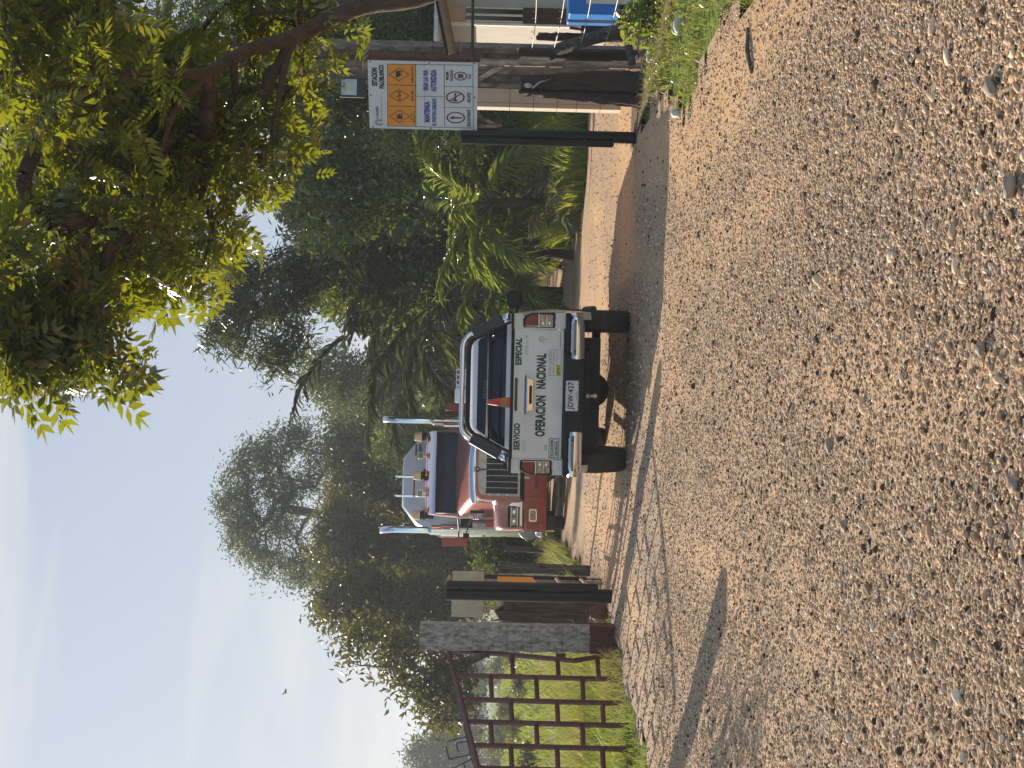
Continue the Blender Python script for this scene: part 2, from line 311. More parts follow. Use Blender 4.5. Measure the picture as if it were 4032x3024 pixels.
kb = ~in_gravel((XB[:-1, :-1]+.12)/KX, (YB[:-1, :-1]+.12)/K); qb = ib[kb]; tag(npmesh('grassy_bank', np.stack([XB, YB, ZB], -1).reshape(-1, 3), np.stack([qb, qb+1, qb+len(xb)+1, qb+len(xb)], -1), sm, smooth=True), kind='structure')
soil('left_verge_soil', [(-3.35, 9.2), (-3.0, 10.5), (-3.4, 16), (-3.7, 24), (-9, 24), (-9, 11.2), (-3.9, 9.9)], -.012)

# ---- loose stones: individually uncountable, one object
def ico(sub):
    import bmesh
    bm = bmesh.new(); bmesh.ops.create_icosphere(bm, subdivisions=sub, radius=1); v = np.array([p.co[:] for p in bm.verts]); f = np.array([[q.index for q in p.verts] for p in bm.faces]); bm.free(); return v, f
def rotz(a):
    c, s = np.cos(a), np.sin(a); z = np.zeros_like(a); o = np.ones_like(a)
    return np.stack([np.stack([c, -s, z], -1), np.stack([s, c, z], -1), np.stack([z, z, o], -1)], -2)
def stones(n, rmin, rmax, power, sub, ymax, ymin=1.4, sparse=0.5, flat=.72):
    y = ymin+(ymax-ymin)*rng.random(int(n*1.9))**(1.25); x = (rng.random(len(y))-.5)*(.56*y+2.4)
    s = sandiness(x/KX, y/K); k = in_gravel(x/KX, y/K) & (rng.random(len(y)) > sparse*s) & ~((y > 8.95*K) & (x > 1) & (rng.random(len(y)) < .5)); x = x[k][:n]; y = y[k][:n]; m = len(x)
    rad = rmin*(1-rng.random(m)*(1-(rmin/rmax)**power))**(-1/power)
    v, f = ico(sub); asp = 1+rng.random((m, 1))*.9
    sc3 = np.concatenate([rad[:, None]*asp, rad[:, None], rad[:, None]*(flat+.35*rng.random((m, 1)))], 1)
    P = v[None]*(1+.22*rng.standard_normal((m, len(v), 1)).clip(-1.5, 1.5)*(.6 if sub == 1 else .45))*sc3[:, None, :]
    tl = (rng.random(m)-.5)*.9; P = np.stack([P[..., 0], P[..., 1], P[..., 2]+P[..., 0]*tl[:, None]], -1)
    P = np.einsum('nij,nkj->nki', rotz(rng.random(m)*6.28), P)
    P += np.stack([x, y, gz(x, y)+sc3[:, 2]*.35], -1)[:, None, :]
    F_ = (f[None]+(np.arange(m)*len(v))[:, None, None]).reshape(-1, 3)
    return P.reshape(-1, 3), F_
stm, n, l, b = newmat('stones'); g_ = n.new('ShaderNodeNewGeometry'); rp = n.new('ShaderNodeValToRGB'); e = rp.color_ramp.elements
for i, (p, c) in enumerate([(0, (.05, .035, .025)), (.13, (.14, .095, .06)), (.20, (.58, .38, .22)), (.6, (.46, .32, .20)), (.85, (.68, .49, .30)), (.98, (.72, .60, .44))]):  # dark stones; their raised share also stands in for shadow marks between pebbles
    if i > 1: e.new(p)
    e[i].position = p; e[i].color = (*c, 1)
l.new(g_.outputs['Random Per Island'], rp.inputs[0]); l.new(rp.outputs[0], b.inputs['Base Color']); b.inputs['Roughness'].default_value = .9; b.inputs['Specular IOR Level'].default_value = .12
A = stones(135000, .0030, .0085, 1.7, 1, 14.0, 3.2, .55); B = stones(26000, .0065, .015, 2.4, 1, 25, 3.2, .65); C = stones(420, .012, .026, 2.6, 2, 15.0, 3.2, .5, .5)
Vs = [A[0], B[0], C[0]]; Fs = [A[1], B[1]+len(A[0]), C[1]+len(A[0])+len(B[0])]
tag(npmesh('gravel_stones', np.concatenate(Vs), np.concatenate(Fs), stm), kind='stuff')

# a few larger single stones lying about on the yard
stm2 = mat('pale_stone', (.40, .31, .23), .8, var=.35, scale=18, bump=.3, bscale=40)
for i, (sx, sy, r, lab) in enumerate([(3985, 740, .05, 'brown rounded stone lying half way along the bottom edge of the gravel'), (3870, 1375, .045, 'pale flat oval stone in the near gravel below the pickup'),
        (3330, 2075, .04, 'dark angular stone left of centre in the near gravel'), (3910, 350, .05, 'brown square-edged stone in the near gravel at the right side'),
        (3600, 2590, .045, 'white oval stone in the near gravel at the far left'), (3270, 1750, .04, 'tan wedge-shaped stone in the middle of the near gravel'), (4000, 1905, .05, 'dark grey blocky stone at the very bottom of the gravel')]):
    p = gnd(sx, sy); v, f = ico(2); rg_ = np.random.default_rng(30+i); r *= .62; v = v*(1+.20*rg_.standard_normal((len(v), 1)))*np.array([r*1.35, r*.8, r*.6])
    o = npmesh('stone', v, f, stm2); o.location = (p.x, p.y, r*.3); o.rotation_euler = (0, .1, i*1.3); tag(o, lab, 'stone', 'larger stones lying in the gravel')

# ---------------------------------------------------------------- grass
def blades(name, x, y, z, h, wd, lean, material, label=None, kind='stuff', parent=None, seedang=None):
    n = len(x); a = rng.random(n)*6.28; la = rng.random(n)*6.28; ln = h*lean*(.3+rng.random(n))
    bx = np.stack([np.cos(a), np.sin(a), 0*a], -1)*wd[:, None]*.5; base = np.stack([x, y, z], -1)
    d = np.stack([np.cos(la)*ln, np.sin(la)*ln, h], -1)
    mid = base+d*np.array([.35, .35, .6]); tip = base+d
    P = np.stack([base-bx, base+bx, mid+bx*.8, mid-bx*.8, tip], 1); o = (np.arange(n)*5)[:, None]
    F_ = np.concatenate([np.concatenate([o, o+1, o+2], 1), np.concatenate([o, o+2, o+3], 1), np.concatenate([o+3, o+2, o+4], 1)])
    ob = npmesh(name, P.reshape(-1, 3), F_, material, parent); tag(ob, label, kind=kind); return ob
MT['grass'] = leafmat('grass_blades', [(.05, .08, .015), (.10, .15, .022), (.18, .22, .035), (.30, .28, .10), (.12, .17, .03)], (.40, .46, .05), .45, .5, .25)
MT['drygrass'] = leafmat('dry_grass_blades', [(.20, .15, .07), (.33, .27, .13), (.14, .17, .04), (.42, .35, .18)], (.50, .42, .12), .4, .6, .2)
def scatter(n, poly_fn, x0, x1, y0, y1, clump=0.0):
    x = x0+(x1-x0)*rng.random(n*2); y = y0+(y1-y0)*rng.random(n*2)
    if clump: k = (np.sin(2.3*x+1.7*np.sin(1.9*y))*np.sin(2.9*y+x)+rng.normal(0, .35, len(x))) > clump-1; x, y = x[k], y[k]
    k = poly_fn(x, y); return x[k][:n], y[k][:n]
def strip(name, n, fn, box, h0, h1, wd, lean, m, clump=.6, zf=None):
    x, y = scatter(n, fn, *box, clump); nn = len(x); x = x*KX; y = y*K; h = h0+(h1-h0)*rng.random(nn)**1.6
    blades(name, x, y, np.full(nn, -.02) if zf is None else zf(x, y)-.03, h, wd*(.6+.8*rng.random(nn)), lean, m)

# ================================================================ PICKUP (seen from behind)
pk = empty('pickup_truck', (-.1, 16.4, 0), -R(2.6)); tag(pk, 'white double cab pickup seen from behind, green lettering on its tailgate', 'pickup')
def zb(y):
    z = .56 if y > .5 else .79
    for c in (1.15, 4.25):
        d = abs(y-c)
        if d < .47: z = max(z, .45+math.sqrt(.47**2-d**2)*.98)
    return z
m = MB(); rows = []
ysl = sorted(set([.03, .08, .2, .4, .55, .66, 1.64, 1.75, 2.4, 3.0, 3.6, 3.7, 3.76, 4.74, 4.8, 4.95, 5.1, 5.2]+[1.15+.47*math.cos(R(k)) for k in range(0, 181, 15)]+[4.25+.47*math.cos(R(k)) for k in range(0, 181, 15)]))
def shell(y, s):
    zbt = zb(y); tap = 1.0 if y < 4.6 else 1-.16*(y-4.6)/.6; top = 1.43 if y < 3.6 else 1.43-.13*(y-3.6); k = .04*max(0, (.35-y)/.35)
    P = [(.80, zbt-.0), (.885-k, zbt+.01), (.90-k, max(zbt+.03, .86)), (.905-k, max(zbt+.05, 1.0)), (.895-k, 1.13), (.875-k, 1.24), (.855-k, top-.06), (.845-k, top-.01), (.80-k, top)]
    return [(s*a*tap, y, zz) for a, zz in P]
for s in (-1, 1):
    r_ = [shell(y, s) for y in ysl]; m.grid(r_ if s > 0 else [list(reversed(q)) for q in r_])
m.box(-.80, -.72, .03, 1.55, .95, 1.425).box(.72, .80, .03, 1.55, .95, 1.425)            # bed walls
m.box(-.78, .78, .05, 1.6, .88, .94); m.box(-.80, .80, 1.52, 1.60, .94, 1.42)           # bed floor, front bulkhead
m.box(-.865, -.70, .0, .12, .84, .975); m.box(.70, .865, .0, .12, .84, .975)            # corner posts under the lamps
m.box(-.855, -.70, .02, .12, 1.325, 1.42); m.box(.70, .855, .02, .12, 1.325, 1.42)
m.box(-.72, -.695, .0, .12, .975, 1.325); m.box(.695, .72, .0, .12, .975, 1.325)
# cabin
cab = []
for z, yb, yf, hw in [(1.40, 1.62, 3.95, .80), (1.47, 1.64, 3.85, .795), (1.60, 1.70, 3.55, .72), (1.76, 1.78, 3.22, .625), (1.84, 1.84, 3.08, .585), (1.88, 1.92, 3.0, .54), (1.905, 2.1, 2.85, .45), (1.915, 2.35, 2.65, .3)]:
    ring = []
    for px, py, a0 in ((hw-.09, yf-.09, 0), (-hw+.09, yf-.09, 90), (-hw+.09, yb+.09, 180), (hw-.09, yb+.09, 270)):
        for k in range(4): ring.append((px+.09*math.cos(R(a0+30*k)), py+.09*math.sin(R(a0+30*k)), z))
    cab.append(ring)
m.grid(cab, 0, True); m.add(cab[-1], [tuple(range(16))])
hood = []
for y, hw, z in [(3.6, .80, 1.42), (3.9, .80, 1.40), (4.4, .78, 1.33), (4.9, .74, 1.24), (5.12, .70, 1.15), (5.2, .66, 1.0), (5.22, .64, .6)]:
    hood.append([(-hw, y, z-.06), (-hw*.8, y, z), (0, y, z+.02), (hw*.8, y, z), (hw, y, z-.06)])
m.grid([list(reversed(r)) for r in hood])
m.build('body', 'white', pk, smooth=2)
# tailgate
t = MB(); t.prism(rrect(-.688, .682, .885, 1.412, .015, 3), -.012, .03); t.build('tailgate', 'white', pk, bevel=.006)
bpy.context.view_layer.update()
tgp = [o for o in pk.children if o.name.startswith('tailgate')][0]
tr = MB(); tr.box(-.70, .695, -.02, .04, 1.412, 1.445); tr.box(-.86, -.70, .0, .1, 1.42, 1.447); tr.box(.695, .86, .0, .1, 1.42, 1.447)
for s in (-1, 1): tr.box(min(s*.77, s*.855), max(s*.77, s*.855), .1, 1.55, 1.426, 1.45)
tr.build('bed_rail_cap', 'trim', pk, bevel=.006)
h = MB(); hp = [(-.235, 1.295), (.225, 1.295), (.165, 1.262), (.150, 1.205), (-.175, 1.205), (-.185, 1.262)]
hy = [-.014, -.014, -.052, -.050, -.050, -.052]; h.add([(x, y, z) for (x, z), y in zip(hp, hy)]+[(x, -.008, z) for x, z in hp], [(0, 1, 2, 5), (5, 2, 3, 4), (0, 5, 4, 10, 11, 6), (1, 7, 8, 9, 3, 2), (4, 3, 9, 10), (0, 6, 7, 1)])
h.build('tailgate_handle', 'chrome', tgp)
h = MB(); h.prism(rrect(-.105, .09, 1.213, 1.243, .01), -.056, -.045, 0); h.build('handle_recess', 'trim', tgp)
h = MB(); h.prism(rrect(-.185, .17, 1.368, 1.397, .013), -.022, -.010, 0); h.build('high_brake_light', mat('dark_red_lens', (.03, .004, .008), .25, coat=.3), tgp)
# lettering
t = MB(); tl_mats = ['inkgreen', 'inkdark', 'steel', 'inkgrey', 'yellow', 'white']
def ser(body, x0, x1, z0, z1, sp=.06):
    t.text(body, x0, x1, z0, z1, -.0135, 0, .055, sp); t.text(body, x0, x1, z0, z1, -.0150, 1, .022, sp); t.build('lettering', tl_mats, tgp); t.__init__()
    # slab serifs: little bars at head and foot of every stem
    b0, b1, _, _ = textbox(body, sp); vs, fs = textgeo(body, 0, sp)
    for ch0 in [v for v in vs if False]: pass
ser('OPERACION', -.45, -.02, 1.07, 1.165); ser('NACIONAL', .06, .43, 1.075, 1.165); ser('SERVICIO', -.60, -.32, 1.335, 1.395); ser('ESPECIAL', .31, .59, 1.335, 1.395)
t = MB()
t.text('TOYOTA', -.63, -.49, 1.27, 1.30, -.0145, 2, .02, .3); t.build('raised_letters', tl_mats, tgp); t.__init__(); t.text('HILUX', .425, .63, 1.265, 1.30, -.0145, 2, .02, .25)
def frame(x0, x1, z0, z1, th, mi, y): t.box(x0, x1, y-.001, y, z0, z0+th, mi).box(x0, x1, y-.001, y, z1-th, z1, mi).box(x0, x0+th, y-.001, y, z0+th, z1-th, mi).box(x1-th, x1, y-.001, y, z0+th, z1-th, mi)
t.build('raised_letters', tl_mats, tgp); t = MB()
frame(-.68, -.47, .912, 1.02, .006, 1, -.0135); t.box(-.675, -.475, -.0138, -.0132, .962, .966, 1)
t.text('VELOCIDAD MAXIMA', -.665, -.485, .975, 1.003, -.0145, 1, .02); t.text('50/80 KMS/HORA', -.655, -.495, .925, .952, -.0145, 1, .02)
t.build('speed_sticker', tl_mats, tgp); t = MB()
frame(.20, .48, .908, 1.04, .004, 3, -.0135); t.text('¿COMO CONDUZCO?', .215, .465, 1.008, 1.026, -.0145, 3, .01); t.text('MARQUE GRATIS', .225, .455, .979, .997, -.0145, 3, .01); t.text('Opción 3', .345, .46, .948, .966, -.0145, 3, .01)
t.box(.203, .322, -.0142, -.0135, .915, .962, 4); t.text('#767', .212, .312, .922, .955, -.0148, 1, .03)
t.build('driver_sticker', tl_mats, tgp); t = MB()
t.prism([(-.57+.035*math.cos(R(k)), 1.055+.016*math.sin(R(k))) for k in range(0, 360, 20)], -.0145, -.0135, 3); t.prism([(-.57+.028*math.cos(R(k)), 1.057+.008*math.sin(R(k))) for k in range(0, 360, 20)], -.0150, -.0145, 5)
t.build('oval_badge', tl_mats, tgp); t = MB()
t.tube([(.585+.028*math.cos(R(k)), -.0145, 1.125+.025*math.sin(R(k))) for k in range(0, 361, 24)], .0022, 4, 3); t.tube([(.585, -.0145, 1.1), (.585, -.0145, 1.06)], .0022, 4, 3); t.tube([(.567, -.0145, 1.115), (.585, -.0145, 1.14), (.60, -.0145, 1.12)], .0022, 4, 3)
t.build('leaf_emblem', tl_mats, tgp); t = MB()
t.box(.50, .66, -.0142, -.0135, .92, .925, 1)
t.build('thin_sticker', tl_mats, tgp)
# lamps
for s in (-1, 1):
    b_ = MB(); pl = [(s*.705, .985), (s*.705, 1.32), (s*.79, 1.325), (s*.835, 1.30), (s*.865, 1.22), (s*.872, .99)]
    b_.prism(pl, -.004, .10); hl = b_.build('tail_light', 'trim', pk, bevel=.008)
    b_ = MB(); b_.prism([(s*.722, 1.165), (s*.722, 1.30), (s*.78, 1.305), (s*.82, 1.28), (s*.845, 1.22), (s*.848, 1.165)], -.016, -.002); b_.build('red_lens', 'lampred', hl, bevel=.006)
    b_ = MB(); b_.prism([(s*.722, 1.005), (s*.722, 1.148), (s*.848, 1.148), (s*.848, 1.005)], -.014, -.002, 0); b_.build('indicator_lens', 'lampclear', hl, bevel=.006)
    b_ = MB(); b_.box(min(s*.715, s*.855), max(s*.715, s*.855), -.018, -.012, 1.150, 1.162); b_.box(s*.722-.003, s*.722+.003, -.018, -.012, 1.01, 1.30); b_.box(min(s*.72, s*.85), max(s*.72, s*.85), -.0165, -.014, 1.07, 1.076); b_.build('lamp_strip', 'chrome', hl)
    b_ = MB(); b_.ball((s*.755, -.012, 1.11), (.018, .006, .018)); b_.build('bulb', 'chrome', hl, smooth=True); b_ = MB(); b_.ball((s*.755, -.012, 1.04), (.018, .006, .018)); b_.build('bulb', 'chrome', hl, smooth=True)
# rear bumper
b_ = MB()
b_.prism([(-.40, .685), (-.40, .80), (-.46, .875), (.46, .875), (.40, .80), (.40, .685), (.36, .665), (-.36, .665)], -.17, .03)
for s in (-1, 1): b_.box(min(s*.44, s*.87), max(s*.44, s*.87), -.12, .05, .822, .873)
bu = b_.build('rear_bumper', 'trim', pk, bevel=.012)
for s in (-1, 1):
    rows = []
    for u in range(9):
        tq = u/8; x = s*(.385+.49*tq); y = -.17+(.20*max(0, tq-.72)/.28)**1.0*1.0*max(0, tq-.72)*2.5; zt = .815; zl = .672+.05*max(0, tq-.6)
        rows.append([(x, y+.03, zt+.004), (x, y, zt-.01), (x, y-.012, .76), (x, y-.008, .72), (x, y+.004, zl+.012), (x, y+.03, zl)])
    c_ = MB(); c_.grid(rows if s < 0 else [list(reversed(r)) for r in rows]); c_.build('chrome_corner', 'chrome', bu, smooth=True)
    c_ = MB(); c_.prism([(s*.42, .758), (s*.43, .792), (s*.80, .785), (s*.80, .762)], -.187, -.168); c_.build('step_pad', 'tan', bu, bevel=.004)
    c_ = MB(); c_.lathe((s*.47, -.192, .775), (0, 1, 0), [(0, .010), (.01, .010)]); c_.build('bolt', 'trim', bu); c_ = MB(); c_.lathe((s*.79, -.19, .773), (0, 1, 0), [(0, .009), (.01, .009)]); c_.build('bolt', 'trim', bu)
p_ = MB(); p_.prism(rrect(-.162, .158, .728, .862, .01), -.196, -.19, 0); frame_ = p_
p_.text('JDW·427', -.145, .142, .765, .838, -.1975, 1, .03, .1); p_.text('FUNZA', -.04, .05, .738, .753, -.1975, 1, .01, .2)
for a_ in (-.12, .12):
    for z_ in (.735, .855): p_.lathe((a_, -.199, z_), (0, 1, 0), [(0, .006), (.004, .006)], 8, 1)
p_.build('number_plate', ['platew', 'ink'], bu)
c_ = MB(); c_.ball((0, -.16, .625), (.027, .027, .027)); c_.tube([(0, -.16, .56), (0, -.16, .61)], .013); c_.tube([(0, .1, .56), (0, -.17, .55)], .022); c_.build('tow_ball', 'steel', bu, smooth=2)
# roll bar
def hoop(off, zt):
    P = []
    for s in (-1, 1):
        q = [(s*(.81+off), 1.40), (s*(.765+off), 1.50), (s*(.635+off), 1.80)]+[(s*(.62+off-.17+.17*math.cos(R(a))), zt-.17+.17*math.sin(R(a))) for a in (10, 30, 50, 70, 90)]
        P += [(x, 1.45, z) for x, z in (q if s < 0 else q[::-1])]
    return P
rb = MB(); rb.tube(hoop(0, 1.985), .030, 14, 0, True); rbo = rb.build('roll_bar', 'chrome', pk, smooth=True)
rb = MB(); rb.tube([(x, y+.04, z-.055 if z > 1.7 else z-.0) for x, y, z in hoop(-.03, 1.97)], .028, 12); rb.tube([(-.72, 1.5, 1.668), (.70, 1.5, 1.668)], .016, 8); rb.build('inner_hoop', 'trim', rbo, smooth=True)
rb = MB(); rb.tube([(-.71, 1.48, 1.69), (.69, 1.48, 1.69)], .008, 8); rb.build('cross_rail', 'steel', rbo, smooth=True)
for s in (-1, 1):
    b_ = MB(); a_ = Vector((s*.60, 1.38, 1.87)); c_ = Vector((s*.785, 1.36, 1.53)); dx = Vector((s*.055, 0, .03))
    b_.add([a_-dx, a_+dx, c_+dx, c_-dx]+[v+Vector((0, .12, 0)) for v in (a_-dx, a_+dx, c_+dx, c_-dx)], [(0, 1, 2, 3), (7, 6, 5, 4), (0, 4, 5, 1), (1, 5, 6, 2), (2, 6, 7, 3), (3, 7, 4, 0)])
    b_.build('side_pad', mat('navy_black_pad', (.008, .011, .02), .4) if s < 0 else bpy.data.materials['navy_black_pad'], rbo, bevel=.02)
    b_ = MB(); b_.tube([(s*.79, 1.36, 1.53), (s*.845, 1.36, 1.43)], .036, 12); b_.build('foot_clamp', 'chrome', rbo, smooth=True)
    b_ = MB(); b_.box(s*.83-.05, s*.83+.05, 1.28, 1.45, 1.425, 1.465); b_.build('foot_plate', 'trim', rbo, bevel=.006)
# rear glass and side glass, a few mm proud of the cabin
g_ = MB(); g_.add([(-.72, 1.642, 1.475), (.72, 1.642, 1.475), (.645, 1.692, 1.62), (.54, 1.778, 1.79), (.515, 1.785, 1.81), (-.515, 1.785, 1.81), (-.54, 1.778, 1.79), (-.645, 1.692, 1.62)], [tuple(range(8))])
gl = g_.build('rear_window', 'glass', pk)
g_ = MB(); vs, fs = textgeo('TOYOTA', .01, .2); x0, x1, z0, z1 = textbox('TOYOTA', .2)
g_.add([(-.16+(a-x0)/(x1-x0)*.22, 1.722+((b-z0)/(z1-z0))*.016, 1.705+(b-z0)/(z1-z0)*.03) for a, b in vs], fs); g_.build('window_lettering', 'inkpale', gl)
for s in (-1, 1):
    g_ = MB(); e_ = .006
    def sp(y, z): hw = np.interp(z, [1.47, 1.60, 1.76, 1.84], [.795, .72, .625, .585]); return (s*(hw+e_), y, z)
    for y0, y1, y2, y3 in ((1.80, 2.55, 2.50, 1.95), (2.62, 3.62, 3.18, 2.60)):
        q = [sp(y0, 1.49), sp(y1, 1.49), sp((y1+y2)/2, 1.64), sp(y2, 1.79), sp(y3, 1.79), sp((y0+y3)/2, 1.64)]; g_.add(q if s > 0 else q[::-1], [tuple(range(6))])
    g_.build('side_window', 'glass', pk)
    g_ = MB(); rr = []
    for k, (dy, q) in enumerate(((-.035, .80), (-.03, 1), (.04, 1), (.09, .7))):
        rr.append([(s*(1.035+.105*q*a), 3.2+dy, 1.375+.10*q*b) for a, b in [(.8, -1), (1, -.7), (1, .6), (.7, 1), (-.7, .95), (-1, .6), (-1, -.8), (-.8, -1)]])
    g_.grid(rr, 0, True); g_.add(rr[0], [tuple(range(8))]); g_.add(rr[-1], [tuple(range(8))]); g_.tube([(s*.95, 3.22, 1.33), (s*.80, 3.25, 1.36)], .02)
    mo = g_.build('door_mirror', 'trim', pk, smooth=2)
    g_ = MB(); g_.prism(rrect(s*1.035-.075, s*1.035+.075, 1.31, 1.45, .02), 3.155, 3.16); g_.build('mirror_glass', 'glass', mo)
    g_ = MB(); g_.prism([(s*.70, .31), (s*.90, .31), (s*.905, .57), (s*.70, .57)], .66, .68); g_.build('mud_flap', 'flap', pk, bevel=.004)
    g_ = MB(); g_.tube([(s*.9, 1.75, .47), (s*.93, 1.9, .45), (s*.93, 3.6, .45), (s*.9, 3.7, .47)], .035, 10); g_.build('side_step', 'trim', pk, smooth=True)
g_ = MB(); g_.add([(-.70, 3.865, 1.50), (.70, 3.865, 1.50), (.57, 3.27, 1.77), (-.57, 3.27, 1.77)], [(0, 1, 2, 3)]); g_.build('windscreen', 'glass', pk)
def wheel(parent, x, y, r, wdt, hub, s, name='wheel'):
    w_ = MB(); pr = [(-.5, .62), (-.5, .93), (-.42, .985), (-.3, 1.0), (.3, 1.0), (.42, .985), (.5, .93), (.5, .62)]
    w_.lathe((x, y, r), (1, 0, 0), [(a*wdt, b_*r) for a, b_ in pr], 36); wo = w_.build(name, 'rubber', parent, smooth=2)
    w_ = MB(); w_.lathe((x, y, r), (s, 0, 0), [(wdt*.15, r*.1), (wdt*.38, r*.58), (wdt*.49, r*.60), (wdt*.51, r*.64), (wdt*.40, r*.57), (wdt*.30, r*.45), (wdt*.34, r*.2), (wdt*.45, r*.16), (wdt*.45, .001)], 30)
    w_.build('rim', hub, wo, smooth=2); return wo
for s in (-1, 1):
    for y in (1.15, 4.25): wheel(pk, s*.785, y, .375, .25, 'steel', s)
u_ = MB(); u_.tube([(-.7, 1.15, .375), (-.16, 1.15, .375)], .05); u_.tube([(.16, 1.15, .375), (.7, 1.15, .375)], .05)
u_.ball((0, 1.15, .38), (.19, .17, .165)); u_.tube([(0, 1.3, .40), (0, 3.0, .5)], .035)
for s in (-1, 1): u_.box(s*.45-.05, s*.45+.05, .1, 5.0, .56, .70); u_.tube([(s*.45, .2, .58), (s*.45, .6, .47), (s*.45, 1.15, .44), (s*.45, 1.8, .50)], .03, 6)
u_.lathe((0, .62, .58), (0, 0, 1), [(-.1, .2), (-.1, .36), (-.06, .37), (.06, .37), (.1, .36), (.1, .2)], 28)
u_.box(-.60, .60, .45, 1.0, .37, .66); u_.box(-.44, .44, .08, .18, .50, .66); u_.tube([(.52, .1, .50), (.52, .8, .47), (.40, 1.4, .58)], .028); u_.box(-.78, .78, 1.7, 4.6, .50, .60)
u_.tube([(.30, .5, .44), (.30, 1.05, .40)], .022); u_.box(.52, .60, .75, .86, .42, .50)
u_.build('underbody', 'chassis', pk, smooth=2)
b_ = MB(); b_.box(-.26, -.08, 2.45, 2.75, 1.94, 2.09); b_.build('roof_box', 'signw', pk, bevel=.02)
b_ = MB(); b_.box(-.06, .15, 2.50, 2.72, 1.93, 2.08, 0)
for i in range(3):
    for k in range(2): b_.prism(rrect(-.030+i*.062, .015+i*.062, 1.985+k*.052, 2.020+k*.052, .008), 2.495, 2.499, 1)
b_.build('roof_light_panel', ['signw', 'lampred'], pk, bevel=.003)

for o in pk.children:                    # everything sprung sits 9 cm lower on its axles
    if not o.name.startswith(('wheel', 'mud_flap', 'underbody')): o.location.z -= .09
# traffic cone riding in the bed
tcn = empty('traffic_cone', pk.matrix_world @ Vector((-.18, .75, .94)), 0); bpy.context.view_layer.update(); tcn.location = pk.matrix_world @ Vector((-.15, .9, .851))
tag(tcn, 'orange traffic cone standing in the bed of the pickup', 'traffic cone')
c_ = MB(); c_.lathe((0, 0, .03), (0, 0, 1), [(0, .13), (.02, .125), (.70, .028), (.71, .02)], 24); c_.build('cone', 'cone', tcn, smooth=2)
c_ = MB(); c_.box(-.17, .17, -.17, .17, 0, .035); c_.build('base', 'cone', tcn, bevel=.02)
c_ = MB(); c_.lathe((0, 0, .03), (0, 0, 1), [(.50, .0585), (.56, .0500)], 24); c_.build('band', mat('dull_band', (.22, .13, .02), .6), tcn, smooth=2)

# ================================================================ RED LORRY (facing us)
tk = empty('red_lorry', (-1.69, 30.3, 0), R(5.5)); tk.scale = (1, 1, .935); tag(tk, 'red long-nosed lorry facing the camera with twin chrome exhaust stacks and amber beacons', 'lorry')
b_ = MB(); rows = []
for i in range(13):
    a_ = -1+2*i/12; x = 1.21*math.sin(a_*PI/2)/math.sin(PI/2) if False else 1.21*a_; dy = .55*max(0, abs(a_)-.82)**1.4*6 if abs(a_) > .82 else 0
    dy = max(0, abs(a_)-.80)**1.5*4.2
    rows.append([(x, dy+.05, .915), (x, dy, .90), (x, dy-.01, .70), (x, dy+.02, .50), (x, dy+.06, .44), (x, dy+.12, .43)])
b_.grid(rows); b_.box(-1.15, 1.15, .12, .2, .5, .85); bm_ = b_.build('bumper', 'redflat', tk, smooth=2)
for s in (-1, 1):
    f_ = MB(); f_.prism(rrect(s*.885-.125, s*.885+.125, .635, .805, .035), -.03, .0, 0); f_.prism(rrect(s*.885-.095, s*.885+.095, .66, .78, .02), -.034, -.029, 1); f_.build('fog_light', ['chrome', 'lampclear'], bm_, bevel=.004)
f_ = MB(); f_.box(-.36, -.02, -.016, -.005, .62, .70, 0); f_.build('plate_panel', mat('faded_crimson', (.16, .008, .015), .5), bm_)
for x in (-.52, .515): f_ = MB(); f_.box(x, x+.005, -.014, -.005, .5, .9, 0); f_.build('bumper_seam', 'trim', bm_)
for s in (-1, 1): f_ = MB(); f_.box(s*.15-.03, s*.15+.03, -.07, .05, .80, .92); f_.build('tow_hook', 'steel', bm_, bevel=.01)
# bonnet
rows = []
for y, hw, zt, zs, cr_ in [(.14, .56, 1.90, 1.50, .12), (.2, .60, 1.98, 1.5, .10), (.5, .64, 2.06, 1.5, .06), (1.0, .72, 2.16, 1.55, .05), (1.6, .82, 2.27, 1.6, .05), (2.15, .92, 2.38, 1.7, .04), (2.35, .95, 2.40, 1.7, .03)]:
    rows.append([(-hw, y, .95), (-hw-.02, y, zs), (-hw, y, zt-.22), (-hw+.03, y, zt-.09), (-hw+.12, y, zt-.01), (-hw*.4, y, zt+cr_*.6), (0, y, zt+cr_*.8), (hw*.4, y, zt+cr_*.6), (hw-.12, y, zt-.01), (hw-.03, y, zt-.09), (hw, y, zt-.22), (hw+.02, y, zs), (hw, y, .95)])
b_ = MB(); b_.grid([list(reversed(r)) for r in rows]); b_.build('bonnet', 'red', tk, smooth=True)
# grille shell
sh = MB(); o_ = [(-.60, .98), (-.60, 1.55), (-.585, 1.82), (-.50, 1.93), (0, 1.985), (.50, 1.93), (.585, 1.82), (.60, 1.55), (.60, .98)]; i_ = [(-.515, 1.0), (-.515, 1.55), (-.50, 1.80), (-.43, 1.87), (0, 1.91), (.43, 1.87), (.50, 1.80), (.515, 1.55), (.515, 1.0)]
n_ = len(o_); vs = [(x, .06, z) for x, z in o_]+[(x, .075, z) for x, z in i_]+[(x, .22, z) for x, z in o_]+[(x, .14, z) for x, z in i_]; fs = []
for k in range(n_-1): fs += [(k, k+1, n_+k+1, n_+k), (k, 2*n_+k, 2*n_+k+1, k+1), (n_+k, n_+k+1, 3*n_+k+1, 3*n_+k)]
sh.add(vs, fs); gs_ = sh.build('grille_shell', 'red', tk, smooth=2)
g_ = MB(); g_.add([(x, .12, z) for x, z in i_], [tuple(range(n_))]); g_.build('grille_surround', 'steel', gs_)
g_ = MB(); g_.box(-.475, .475, .085, .115, 1.05, 1.715); g_.build('grille', 'mesh', gs_)
g_ = MB()
